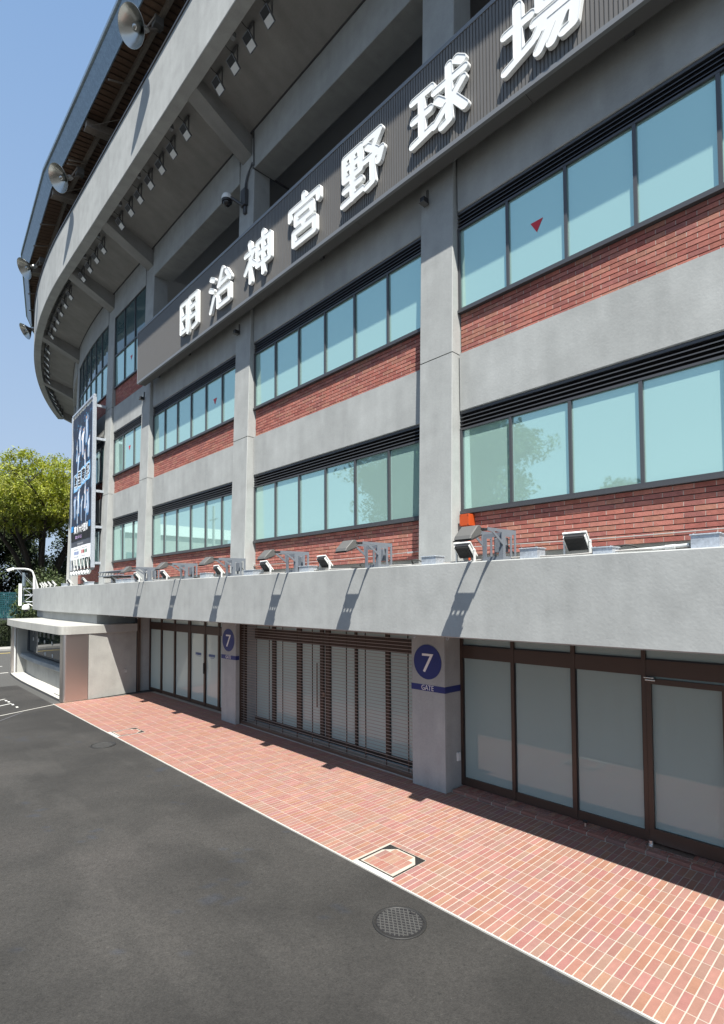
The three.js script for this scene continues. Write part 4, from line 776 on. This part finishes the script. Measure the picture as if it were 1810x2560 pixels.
{ // hanging banner with its steel frame
  const b = thing('banner', 'tall dark blue banner with players hung in a steel frame on the curved wall', 'banner');
  const cv = document.createElement('canvas'); cv.width = 512; cv.height = 640; const g = cv.getContext('2d'), WB = 512, HB = 640;
  g.fillStyle = '#1b2a41'; g.fillRect(0, 0, WB, HB); let q = 5; const rb = () => { q = (q * 1664525 + 1013904223) >>> 0; return q / 4294967296; };
  for (let i = 0; i < 60; i++) { g.strokeStyle = `rgba(${60 + 60 * rb()},${120 + 90 * rb()},${200 + 50 * rb()},0.5)`; g.lineWidth = 1 + 2 * rb(); g.beginPath(); let x = rb() * WB, y = rb() * HB * 0.62; g.moveTo(x, y); for (let k = 0; k < 4; k++) { x += (rb() - 0.5) * 60; y += (rb() - 0.5) * 40; g.lineTo(x, y); } g.stroke(); }
  const player = (x, y, s, lean, tone) => {
    g.save(); g.translate(x, y); g.rotate(lean); g.scale(s, s);
    g.fillStyle = 'rgba(90,170,235,0.55)'; g.beginPath(); g.ellipse(0, 6, 26, 62, 0, 0, 7); g.fill();
    g.fillStyle = tone; g.beginPath(); g.ellipse(0, -14, 14, 22, 0, 0, 7); g.fill();
    g.lineCap = 'round'; g.strokeStyle = tone; g.lineWidth = 11; g.beginPath(); g.moveTo(-5, 5); g.lineTo(-9, 30); g.lineTo(-12, 52); g.moveTo(6, 5); g.lineTo(10, 28); g.lineTo(6, 52); g.stroke();
    g.lineWidth = 7; g.beginPath(); g.moveTo(-12, -26); g.lineTo(-24, -10); g.lineTo(-14, -2); g.moveTo(12, -26); g.lineTo(24, -34); g.lineTo(20, -48); g.stroke();
    g.fillStyle = '#c99d80'; g.beginPath(); g.arc(0, -44, 8, 0, 7); g.fill(); g.fillStyle = '#24406e'; g.beginPath(); g.arc(0, -47, 9, 3.14, 6.3); g.fill(); g.restore();
  };
  [[120, 150, 1.0, 0.1], [200, 110, 1.15, -0.1], [285, 130, 1.2, 0.05], [375, 90, 1.2, -0.05], [430, 170, 0.95, 0.15], [170, 210, 0.9, 0.1], [330, 215, 0.95, -0.1], [90, 400, 1.0, 0.1], [185, 380, 1.2, -0.15], [270, 420, 1.1, 0.1], [350, 370, 1.15, 0.05], [420, 400, 1.05, -0.1], [150, 440, 0.8, 0.1], [390, 450, 0.85, 0.1]].forEach(([x, y, s, l], i) => player(x, y, s * 0.92, l, ['#dfe6ee', '#cfd8e6', '#e8e4e6', '#b9c8dd'][i % 4]));
  const kanji = (k, x, y, w, h, lw, col) => { g.strokeStyle = col; g.lineWidth = lw; g.lineCap = g.lineJoin = 'round'; for (const st of KANJI[k]) { g.beginPath(); st.forEach(([a, c], i) => (i ? g.lineTo : g.moveTo).call(g, x + a / 10 * w, y + (1 - c / 10) * h)); g.stroke(); } };
  g.fillStyle = '#7fb9e6'; g.beginPath(); g.moveTo(40, 262); g.lineTo(475, 232); g.lineTo(470, 312); g.lineTo(50, 340); g.fill();
  ['sen', 'koku', 'to', 'miyako'].forEach((k, i) => { kanji(k, 62 + i * 98, 262 - i * 6, 88, 62, 15, '#f4f7fa'); kanji(k, 62 + i * 98, 262 - i * 6, 88, 62, 8, '#10161f'); });
  g.fillStyle = '#0b0e13'; g.fillRect(0, 500, WB, 60); g.fillStyle = '#1e7fbf'; g.fillRect(0, 488, 60, 26); g.fillRect(WB - 60, 488, 60, 26);
  ['to', 'miyako', 'dai', 'gaku', 'ya', 'kyu'].forEach((k, i) => kanji(k, 80 + i * 60, 492, 54, 34, 6, '#f2f2f2'));
  g.fillStyle = '#d8b6e8'; g.font = 'bold 17px sans-serif'; g.fillText('2021', 118, 549); kanji('dai', 168, 536, 18, 15, 3, '#d8b6e8'); g.fillText('4.5 - 5.26', 200, 549);
  g.fillStyle = '#4a4f58'; g.fillRect(0, 562, WB, 22); g.fillStyle = '#d8dade'; g.font = '13px sans-serif'; g.fillText('http://www.tohto-bbl.com', 170, 578);
  g.fillStyle = '#eef0f2'; g.fillRect(0, 584, WB, 56); g.fillStyle = '#3d62a8'; for (let i = 0; i < 7; i++) g.fillRect(70 + i * 22, 606, 14, 14); ['#c0392b', '#c0392b', '#8e2b2b', '#27805a', '#27805a', '#444'].forEach((c, i) => { g.fillStyle = c; g.fillRect(280 + i * 26, 604, 20, 15); });
  g.fillStyle = '#9aa0a8'; g.fillRect(80, 596, 110, 3); g.fillRect(300, 594, 120, 3); g.fillRect(80, 628, 120, 3); g.fillRect(300, 628, 90, 3);
  const ct = new THREE.CanvasTexture(cv); ct.colorSpace = THREE.SRGBColorSpace;
  const sL = arcS(5.55), sR = arcS(0.30), A = P(sL, 0.62, 0), B = P(sR, 0.62, 0), len = A.distanceTo(B), mid = A.clone().add(B).multiplyScalar(0.5);
  b.position.copy(mid); b.rotation.y = Math.atan2(-(B.z - A.z), B.x - A.x); const h = len / 2;
  const cl = new THREE.PlaneGeometry(len - 0.34, 6.5, 14, 24), p = cl.attributes.position;
  for (let i = 0; i < p.count; i++) { const x = p.getX(i), y = p.getY(i); p.setZ(i, 0.02 * Math.sin(x * 9 + y * 0.6) + 0.012 * Math.sin(y * 4 + x * 2)); }
  cl.computeVertexNormals(); const cloth = new THREE.Mesh(cl.translate(0, 8.23, 0.05), std({ map: ct, roughness: 0.75, side: THREE.DoubleSide })); cloth.name = 'cloth'; cloth.castShadow = cloth.receiveShadow = true; b.add(cloth);
  put('frame_rail', [rbox(-h, h, 11.66, 11.76, -0.05, 0.05, 0.008)], M.galv, b); put('frame_rail', [rbox(-h, h, 4.42, 4.50, -0.05, 0.05, 0.008)], M.frame, b);
  put('frame_post', [rbox(-h, -h + 0.12, 4.51, 11.65, -0.07, 0.07, 0.008)], M.galv, b); put('frame_post', [rbox(h - 0.12, h, 4.51, 11.65, -0.07, 0.07, 0.008)], M.galv, b);
  for (const y of [11.3, 9.9, 7.7, 6.2, 4.7]) { put('standoff', [box(h - 0.1, h - 0.02, y - 0.05, y + 0.05, -0.45, -0.075)], M.galv, b); put('standoff', [box(-h + 0.02, -h + 0.1, y - 0.05, y + 0.05, -0.45, -0.075)], M.galv, b); }
  const cords = []; for (let k = 0; k < 12; k++) { const x = -h + 0.25 + k * (len - 0.5) / 11; cords.push(bar(v3(x, 4.98, 0.05), v3(x + (k % 2 ? 0.14 : -0.1), 4.5, 0.02), 0.012, 5), bar(v3(x, 11.48, 0.05), v3(x + 0.1, 11.68, 0.02), 0.01, 5)); }
  tag(put('cord', cords, M.white, b), null, null, null, 'stuff');
  const roll = []; for (let k = 0; k <= 24; k++) roll.push(v3(-h + 0.15 + k * (len - 0.3) / 24, 4.34 + 0.07 * Math.sin(k * 1.9) , 0.06)); put('gathered_hem', [tube(roll, 0.05, 60, 6)], M.white, b);
}
{ // curved ticket booth under the canopy
  const b = thing('ticket_booth', 'curved concrete ticket booth with stainless steel corner and round-edged roof', 'ticket booth');
  const plan = (pts, y0, y1, mat, name, bevel = 0.012) => { const s = new THREE.Shape(pts.map(([x, z]) => new THREE.Vector2(x, -z))); return put(name, [new THREE.ExtrudeGeometry(s, { depth: y1 - y0 - 2 * bevel, bevelEnabled: bevel > 0, bevelThickness: bevel, bevelSize: bevel, bevelOffset: -bevel, bevelSegments: 2 }).rotateX(-Math.PI / 2).translate(0, y0 + bevel, 0)], mat, b); };
  const front = (off, s0, s1, n = 24) => { const a = []; for (let i = 0; i <= n; i++) { const p = P(s0 + (s1 - s0) * i / n, off, 0); a.push([p.x, p.z]); } return a; };
  const round = (cx, cz, r, a0, a1, n = 7) => { const o = []; for (let i = 0; i <= n; i++) { const t = a0 + (a1 - a0) * i / n; o.push([cx + r * Math.cos(t), cz + r * Math.sin(t)]); } return o; };
  const EL = arcS(5.55);
  plan([...front(3.10, EL, -12.75), ...round(-12.72, 2.78, 0.32, Math.PI / 2, 0), [-12.62, 0.62], [P(EL, 0.4, 0).x, P(EL, 0.4, 0).z]], 2.095, 2.37, M.booth, 'roof', 0.012);
  plan([[-13.2, 0.58], [-12.79, 0.58], [-12.47, 2.236], [-12.9, 2.236]], 0, 2.094, M.booth, 'side_wall', 0.004);
  plan([[-12.80, 2.25], [-12.468, 2.25], ...round(-12.53, 2.91, 0.08, 0, Math.PI / 2), [-12.80, 2.99]], 0, 2.094, M.steel, 'corner_cladding', 0.002);
  put('cladding_joint', [box(-12.9, -12.475, 0, 2.09, 2.237, 2.249)], M.black, b);
  put('lower_wall', [sweep([[2.0, 0], [2.40, 0], [2.40, 0.74], [2.0, 0.74]], arcS(4.95), -12.81)], M.booth, b);
  put('counter', [sweep([[1.9, 0.73], [2.62, 0.73], [2.64, 0.75], [2.64, 0.875], [2.62, 0.895], [1.9, 0.895]], arcS(4.95), -12.81)], M.concrete, b);
  put('plinth', [sweep([[2.3, -0.02], [2.96, -0.02], [2.96, 0.045], [2.3, 0.045]], arcS(5.2), -12.81)], M.edge, b);
  put('plinth_trim', [sweep([[2.962, -0.02], [2.985, -0.02], [2.985, 0.05], [2.962, 0.05]], arcS(5.2), -12.81)], M.frame, b);
  put('plinth_bar', [bar(v3(-14.1, 0.055, 2.80), v3(-12.85, 0.055, 2.80), 0.012, 6)], M.frame, b);
  put('end_wall', [sweep([[0.3, 0], [2.74, 0], [2.74, 2.094], [0.3, 2.094]], arcS(5.25), arcS(4.96))], M.booth, b);
  put('end_cladding', [sweep([[2.1, 0], [2.92, 0], [2.92, 2.09], [2.1, 2.09]], arcS(6.1), arcS(5.4))], M.steel, b);
  put('drain_pipe', [bar(P(arcS(5.33), 2.80, 0), P(arcS(5.33), 2.80, 2.09), 0.035, 10)], M.whiteMetal, b);
  put('shutter_case', [sweep([[2.1, 0.3], [2.75, 0.3], [2.75, 2.05], [2.1, 2.05]], arcS(6.35), arcS(6.12))], M.black, b);
  put('window_frame', [sweep([[2.30, 0.966], [2.37, 0.966], [2.37, 1.0], [2.30, 1.0]], arcS(4.9), -12.82), sweep([[2.30, 2.05], [2.37, 2.05], [2.37, 2.093], [2.30, 2.093]], arcS(4.9), -12.82), ...[arcS(4.85), -14.9, -12.86].map((s) => pbox(s - 0.03, s + 0.03, 2.29, 2.38, 1.0, 2.05))], M.frame, b);
  put('window_glass', [sweep([[2.325, 1.0], [2.335, 1.0], [2.335, 2.05], [2.325, 2.05]], arcS(4.85), -12.86)], phys({ color: lin(0.02, 0.03, 0.04), roughness: 0.02, transmission: 0.0 }), b);
  for (const s of [-19.3, -18.35, -17.4, -16.35, -14.2]) { const o = put('speaking_hole', [new THREE.CylinderGeometry(0.075, 0.075, 0.012, 20).rotateX(Math.PI / 2)], M.whiteMetal, b); o.position.copy(P(s, 2.345, 1.56)); o.rotation.y = turnAt(s); }
  for (const s of [-17.3, -16.3, -14.15]) put('notice_card', [pbox(s - 0.06, s + 0.06, 2.338, 2.342, 1.04, 1.16)], M.white, b);
  for (let k = 0; k < 6; k++) put('blind_strip', [pbox(-19.5 + k * 0.62, -19.2 + k * 0.62, 2.337, 2.3395, 1.72, 2.04)], M.lampGrey, b);
  put('fascia_block', [sweep([[0.3, 2.371], [1.74, 2.371], [1.74, 2.693], [0.3, 2.693]], arcS(9), -13.3)], M.concrete, b);
  put('inner_wall', [sweep([[0.3, 0], [0.5, 0], [0.5, 2.094], [0.3, 2.094]], arcS(5), -13.2)], M.dark, b);
  put('socket_plate', [box(-12.70, -12.655, 0.72, 0.83, 0.95, 1.02)], M.aluminium, b);
}
{ // boards, lamp arms and a camera on the far end of the canopy
  const s = thing('edge_sign_boards', 'pale sign boards seen edge-on on steel trusses at the far canopy end', 'sign');
  put('board', [sweep([[2.26, 3.88], [2.36, 3.88], [2.36, 4.60], [2.26, 4.60]], arcS(15), arcS(12.6))], M.zinc, s);
  put('board', [sweep([[2.36, 2.88], [2.50, 2.88], [2.50, 3.99], [2.36, 3.99]], arcS(13.2), arcS(11.0))], M.white, s);
  for (const y of [3.06, 3.41, 3.76]) put('truss_bar', [bar(P(arcS(11.6), 1.87, y), P(arcS(11.6), 2.37, y), 0.02, 6), bar(P(arcS(13), 1.87, y), P(arcS(13), 2.37, y), 0.02, 6)], M.galv, s);
  put('truss_brace', [bar(P(arcS(11.6), 2.3, 3.76), P(arcS(11.6), 1.88, 3.42), 0.014, 5), bar(P(arcS(11.6), 2.3, 3.06), P(arcS(11.6), 1.88, 3.40), 0.014, 5), bar(P(arcS(11.6), 2.28, 3.06), P(arcS(11.6), 2.28, 3.76), 0.016, 5)], M.galv, s);
  const l = thing('twin_arm_lamp', 'white twin-armed lamp reaching out from the far canopy end', 'lamp');
  for (const d of [10.9, 11.5]) { put('arm', [tube([P(arcS(d), 1.80, 3.71), P(arcS(d), 1.83, 4.3), P(arcS(d), 1.92, 4.62), P(arcS(d), 2.10, 4.72), P(arcS(d), 2.72, 4.74)], 0.035, 24, 8)], M.white, l); const o = put('lamp_head', [rbox(-0.12, 0.12, -0.05, 0.05, -0.17, 0.17, 0.02), ...[0, 1, 2].map((k) => box(-0.125, 0.125, -0.055, -0.04, -0.13 + k * 0.1, -0.09 + k * 0.1))], M.white, l); o.position.copy(P(arcS(d), 2.86, 4.70)); o.rotation.set(0.35, turnAt(arcS(d)), 0); }
  put('gusset', [sweep([[1.60, 3.71], [1.88, 3.71], [1.88, 4.45], [1.80, 4.45]], arcS(11.3), arcS(11.1))], M.whiteMetal, l);
  put('stay_wire', [bar(P(arcS(11.2), 2.60, 4.72), P(arcS(11.2), 1.88, 3.86), 0.008, 4), bar(P(arcS(11.0), 2.50, 4.72), P(arcS(11.0), 1.88, 3.95), 0.008, 4)], M.galv, l);
  const c = thing('hooded_camera', 'white hooded camera under the far end of the canopy', 'security camera');
  const o = put('hood', [new THREE.LatheGeometry([[0, 0.20], [0.09, 0.19], [0.15, 0.13], [0.175, 0.03], [0.18, -0.06], [0.165, -0.06]].map(([r, y]) => new THREE.Vector2(r, y)), 24)], M.whiteMetal, c); o.position.copy(P(arcS(11), 2.17, 2.74));
  const q = put('dome', [new THREE.SphereGeometry(0.11, 16, 8, 0, 6.2832, 1.5708, 1.5708).translate(0, -0.06, 0)], M.lampGrey, c); q.position.copy(o.position);
  put('arm', [tube([P(arcS(11), 2.17, 2.9), P(arcS(11), 2.05, 2.95), P(arcS(11), 1.88, 2.85)], 0.03, 10, 7)], M.whiteMetal, c);
}
{ // crowd barriers stored in the lobby
  const b = thing('crowd_barrier', '', 'barrier', 'pipe barriers stored behind the glass');
  const bars = []; for (const y of [0.32, 0.62, 0.90, 1.18]) put('rail', [bar(v3(0, y, 0), v3(1.55, y, 0), 0.014, 6)], M.chrome, b);
  for (const x of [0.02, 0.53, 1.04, 1.53]) put('post', [bar(v3(x, x === 0.02 || x === 1.53 ? 0.05 : 0.3, 0), v3(x, 1.2, 0), 0.017, 8)], M.chrome, b);
  for (const x of [0.02, 1.53]) put('foot', [bar(v3(x, 0.06, -0.28), v3(x, 0.06, 0.28), 0.016, 6), new THREE.CylinderGeometry(0.03, 0.03, 0.03, 10).rotateZ(1.5708).translate(x, 0.03, 0.26), new THREE.CylinderGeometry(0.03, 0.03, 0.03, 10).rotateZ(1.5708).translate(x, 0.03, -0.26)], M.whiteMetal, b);
  const jobs = [[-0.03, -4.34, -0.52], [1.4, -3.43, -0.58], [-2.26, -4.96, -0.28], [-2.2, -6.46, -0.34], [-3.6, -6.2, 0.05], [-0.5, -5.8, -0.2], [1.9, -4.26, 0.0], [3.5, -4.26, 0.0], [0.9, -4.9, 0.3], [-4.8, -4.2, 0.3], [-5.6, -5.0, -0.2], [-3.9, -3.6, 0.5]];
  jobs.forEach(([x, z, t], i) => {
    const where = i < 9 ? `the right hand glazing, ${ORD[i]} of the group` : `the grille, ${ORD[i - 9]} of the group`;
    const l = `pipe barrier behind ${where}`, o = i ? copyOf(b, l) : b; o.userData.label = l; o.position.set(x, 0.012, z); o.rotation.y = t;
  });
}
// ------------------------------------------------------------------ trees, hedge, fence and street at the far left, and what the windows mirror
const leafMat = (c, t = 0.3) => phys({ color: c, roughness: 1, transmission: t, thickness: 0, side: THREE.DoubleSide });
const LEAF = { spring: leafMat(lin(0.30, 0.335, 0.022), 0.4), spring2: leafMat(lin(0.15, 0.20, 0.02), 0.35), dark: leafMat(lin(0.030, 0.048, 0.014), 0.15), mid: leafMat(lin(0.055, 0.085, 0.022), 0.25) };
function clump(n, spread, size) {
  const pos = [];
  for (let i = 0; i < n; i++) {
    const c = v3(rr(-1, 1), rr(-0.7, 0.7), rr(-1, 1)); if (c.length() > 1) c.normalize(); c.multiplyScalar(spread);
    const q = new THREE.Quaternion().setFromEuler(new THREE.Euler(rr(-0.9, 0.9), rr(0, 6.28), rr(-0.9, 0.9))), L = size * rr(0.7, 1.3);
    const V = (x, y, z) => v3(x, y, z).applyQuaternion(q).add(c), a = V(-L, 0, 0), b = V(0, 0, -L * 0.42), d = V(L, -L * 0.2, 0), e = V(0, 0, L * 0.42);
    for (const p of [a, b, d, a, d, e]) pos.push(p.x, p.y, p.z);
  }
  const g = new THREE.BufferGeometry(); g.setAttribute('position', new THREE.Float32BufferAttribute(pos, 3)); g.computeVertexNormals(); return uvm(g);
}
const CL = { fine: clump(26, 0.52, 0.14), coarse: clump(24, 0.7, 0.2) };
function foliage(name, parent, pts, geo, mat, s0, s1) {
  const m = new THREE.InstancedMesh(geo, mat, pts.length), M4 = new THREE.Matrix4(), q = new THREE.Quaternion(), c = new THREE.Color();
  pts.forEach((p, i) => { const s = rr(s0, s1); q.setFromEuler(new THREE.Euler(rr(-0.4, 0.4), rr(0, 6.28), rr(-0.4, 0.4))); M4.compose(p, q, v3(s, s, s)); m.setMatrixAt(i, M4); const k = rr(0.72, 1.15); m.setColorAt(i, c.setRGB(k * rr(0.9, 1.1), k, k * rr(0.8, 1.1))); });
  m.name = name; m.castShadow = m.receiveShadow = true; m.userData.kind = 'stuff'; parent.add(m); return m;
}
function vaseTree(label, x, z, H, spread, mat, opt = {}) {        // a tree whose limbs fan out of a short trunk
  const t = thing('broadleaf_tree', label, 'tree', opt.group); t.position.set(x, -0.02, z);
  const limbs = [], tips = [], fork = v3(0, H * 0.12, 0);
  const trunk = [bar(v3(0, 0, 0), fork, H * 0.032, 9, H * 0.026)];
  const N = opt.limbs || 8;
  for (let i = 0; i < N; i++) {
    const a = i / N * 6.283 + rr(-0.3, 0.3), out = spread * rr(0.45, 0.8), top = v3(Math.cos(a) * out, H * rr(0.62, 0.8), Math.sin(a) * out), midp = v3(top.x * 0.38, H * 0.40, top.z * 0.38);
    limbs.push(bar(fork, midp, H * 0.016, 7, H * 0.011), bar(midp, top, H * 0.011, 6, H * 0.004)); tips.push(top);
    for (let k = 0; k < 6; k++) {
      const f = rr(0.25, 1), st = midp.clone().lerp(top, f * 0.9), e = st.clone().add(v3(rr(-1, 1), rr(0.15, 0.9), rr(-1, 1)).normalize().multiplyScalar(H * rr(0.12, 0.24)));
      limbs.push(bar(st, e, H * 0.005, 5, H * 0.0015)); tips.push(e, st.clone().lerp(e, 0.6));
      for (let w = 0; w < 3; w++) { const e2 = e.clone().add(v3(rr(-1, 1), rr(-0.3, 0.8), rr(-1, 1)).multiplyScalar(H * 0.07)); limbs.push(bar(st.clone().lerp(e, rr(0.4, 0.9)), e2, H * 0.0025, 4, H * 0.001)); tips.push(e2); }
    }
  }
  put('trunk', trunk, M.bark, t); put('limbs', limbs, M.bark, t);
  const pts = [], n = opt.n || 1500, cy = H * (opt.cy || 0.70), ry = H * (opt.ry || 0.30);
  for (const p of tips) if (p.y > H * (opt.low || 0.42)) for (let k = 0; k < 3; k++) pts.push(p.clone().add(v3(rr(-1, 1), rr(-0.6, 0.6), rr(-1, 1)).multiplyScalar(H * 0.05)));
  let guard = 0; const lobes = []; for (let i = 0; i < 26; i++) { const a = rr(0, 6.283), r = Math.sqrt(rnd()) * spread * 0.85; lobes.push([v3(Math.cos(a) * r, cy + rr(-0.75, 0.75) * ry * Math.sqrt(Math.max(0.1, 1 - (r / spread) ** 2)), Math.sin(a) * r), H * rr(0.07, 0.14)]); }
  while (pts.length < n && guard++ < n * 4) { const [c, r] = lobes[Math.floor(rnd() * lobes.length)], d = v3(rr(-1, 1), rr(-1, 1), rr(-1, 1)); if (d.length() > 1) continue; pts.push(c.clone().add(d.normalize().multiplyScalar(r * Math.cbrt(rr(0.3, 1))).multiply(v3(1, 0.7, 1)))); }
  foliage('crown', t, pts, opt.geo || CL.fine, mat, 0.7, 1.25); return t;
}
function roundTree(label, x, z, H, r, mat, opt = {}) {            // a dense evergreen
  const t = thing('evergreen_tree', label, 'tree', opt.group); t.position.set(x, -0.02, z);
  put('trunk', [bar(v3(0, 0, 0), v3(0, H * 0.5, 0), H * 0.03, 8, H * 0.015)], M.bark, t);
  const limbs = []; for (let i = 0; i < 9; i++) { const a = i * 2.4; limbs.push(bar(v3(0, H * (0.2 + 0.03 * i), 0), v3(Math.cos(a) * r * 0.7, H * (0.35 + 0.05 * i), Math.sin(a) * r * 0.7), H * 0.010, 5, H * 0.003)); } put('limbs', limbs, M.bark, t);
  const pts = [], lobes = []; for (let i = 0; i < 34; i++) { const a = rr(0, 6.283), h = rnd(), rad = r * (0.35 + 0.55 * Math.sin(Math.PI * Math.min(0.97, 0.12 + h * 0.85))); lobes.push([v3(Math.cos(a) * rad * 0.8, H * (0.10 + 0.84 * h), Math.sin(a) * rad * 0.8), r * rr(0.26, 0.46)]); }
  const n = opt.n || 1200; while (pts.length < n) { const [c, q] = lobes[Math.floor(rnd() * lobes.length)], d = v3(rr(-1, 1), rr(-1, 1), rr(-1, 1)); if (d.length() > 1) continue; pts.push(c.clone().add(d.normalize().multiplyScalar(q * Math.cbrt(rr(0.35, 1))))); }
  foliage('crown', t, pts, opt.geo || CL.coarse, mat, 0.7, 1.3); return t;
}
vaseTree('tall spring-green tree with fanning bare limbs behind the end of the stadium', -51.5, -5.2, 18.2, 7.6, LEAF.spring, { n: 3800, limbs: 9, low: 0.52, cy: 0.74, ry: 0.25 });
roundTree('dark evergreen tree at the left edge behind the lamp arms', -62, 3.6, 10.6, 4.6, LEAF.dark, { n: 1300 });
roundTree('dark evergreen tree directly behind the spring-green tree', -66, -4.5, 12.0, 5.2, LEAF.dark, { n: 1300 });
roundTree('dark evergreen tree close to the banner, behind the green tree', -60, -12, 10.4, 4.6, LEAF.dark, { n: 1200 });
roundTree('low bright bush tree above the row of five floodlights', -46, -4.6, 5.4, 2.2, LEAF.mid, { n: 420, geo: CL.fine });
{
  const h = thing('clipped_hedge', 'dark clipped hedge across the street at the left edge', 'hedge');
  put('inner_branches', [box(-36.6, -35.4, 0, 1.55, -9, 14)], M.hedge, h);
  const pts = []; for (let i = 0; i < 1500; i++) { const side = rnd(); pts.push(side < 0.5 ? v3(-35.3 + rr(-0.1, 0.08), rr(0.1, 1.65), rr(-9, 14)) : v3(rr(-36.7, -35.3), 1.6 + rr(-0.08, 0.1), rr(-9, 14))); }
  foliage('leaves', h, pts, CL.fine, LEAF.dark, 0.35, 0.6);
  const k = tag(put('kerb', [box(-34.9, -33.2, -0.02, 0.10, -12, 16)], M.kerb), 'low kerb strip in front of the hedge', null, null, 'structure');
  const w = thing('fence_wall', 'pale wall with a teal net fence on top, beyond the hedge', 'fence');
  put('wall', [box(-58.4, -58.0, 0, 1.0, -14, 16)], M.kerb, w); put('coping', [box(-58.5, -57.9, 1.001, 1.22, -14, 16)], M.edge, w);
  const posts = []; for (let z = -13; z < 16; z += 2) put('post', [bar(v3(-58.2, 1.22, z), v3(-58.2, 3.9, z), 0.05, 6)], M.net, w);
  for (const y of [2.3, 3.85]) put('rail', [bar(v3(-58.2, y, -14), v3(-58.2, y, 16), 0.04, 5)], M.net, w);
  const net = []; for (let z = -14; z < 16; z += 0.16) net.push(box(-58.21, -58.19, 1.24, 3.85, z, z + 0.09)); for (let y = 1.3; y < 3.85; y += 0.2) net.push(box(-58.215, -58.185, y, y + 0.09, -14, 16)); tag(put('netting', net, M.net, w), null, null, null, 'stuff');
  // painted lines and joints on the ground
  const line = (name, a, b, w2, mat, label, y = -0.004) => { const d = b.clone().sub(a), L = d.length(), g = new THREE.BoxGeometry(L, 0.004, w2).rotateY(-Math.atan2(d.z, d.x)).translate((a.x + b.x) / 2, y, (a.z + b.z) / 2); return tag(put(name, g, mat), label, null, null, 'structure'); };
  line('yard_joint', v3(-12.43, 0, 3.10), v3(-11.1, 0, 6.1), 0.045, M.edge, 'thin pale joint line running from the booth corner across the asphalt');
  line('parking_line', v3(-14.47, 0, 4.15), v3(-14.0, 0, 4.85), 0.06, M.paint, 'short white painted line, farther of the pair left of the booth');
  line('parking_line', v3(-13.49, 0, 4.15), v3(-13.0, 0, 5.0), 0.06, M.paint, 'short white painted line, nearer of the pair left of the booth');
  [[-14.13, 4.18], [-13.84, 4.16], [-13.25, 4.16], [-12.73, 4.15]].forEach(([x, z], i) => line('paint_patch', v3(x - 0.09, 0, z), v3(x + 0.09, 0, z + 0.01), 0.06, M.paint, `worn white paint patch in the row left of the booth, ${ORD[i]} from the left`));
  line('tar_stripe', v3(-11.78, 0, 4.2), v3(-10.9, 0, 4.95), 0.07, M.groove, 'black tar stripe on the asphalt near the joint line', -0.0045);
  line('road_line', v3(-21.7, 0, 2.75), v3(-21.2, 0, 6), 0.12, M.paint, 'white road line beside the far end of the booth', -0.016);
  line('road_dash', v3(-24.4, 0, 2.5), v3(-24.2, 0, 6), 0.12, M.paint, 'white dash on the road beyond the booth', -0.016);
  line('road_edge_line', v3(-31.6, 0, -6), v3(-31.4, 0, 8), 0.18, std({ color: lin(0.5, 0.38, 0.10), roughness: 0.8 }), 'yellow line along the far side of the road', -0.016);
}
// mirrored in the windows: trees and a low building across the street
vaseTree('large green tree across the yard, mirrored in the lower windows', -20.5, 27.5, 19.5, 8.2, LEAF.mid, { n: 1700, limbs: 9, low: 0.3, geo: CL.coarse });
roundTree('smaller leafy tree across the street, mirrored low in the right window', -14.2, 45, 13.8, 4.3, LEAF.mid, { n: 900 });
roundTree('bushy tree behind the low building, mirrored in the windows', -33, 30, 9.5, 3.6, LEAF.mid, { n: 600 });
{
  const b = thing('low_building', 'low pale building with white parapet across the street, mirrored in the windows', 'building');
  put('wall', [box(-102, -76.6, 0, 13.2, 8, 40)], M.kerb, b); put('parapet', [box(-102.2, -76.2, 13.2, 14.9, 7.8, 40.4)], M.white, b);
  for (let i = 0; i < 7; i++) put('window', [box(-76.62, -76.5, 8.4, 10.2, 10 + i * 4.2, 12.6 + i * 4.2)], M.paneDark, b);
  const p = thing('utility_pole', 'tall concrete utility pole mirrored in the left windows', 'pole');
  put('shaft', [bar(v3(-56, 0, 26), v3(-56, 15, 26), 0.22, 10, 0.15)], M.kerb, p); put('crossarm', [box(-57, -55, 13.2, 13.32, 25.95, 26.05)], M.greyMetal, p);
}
renderer.render(scene, camera);
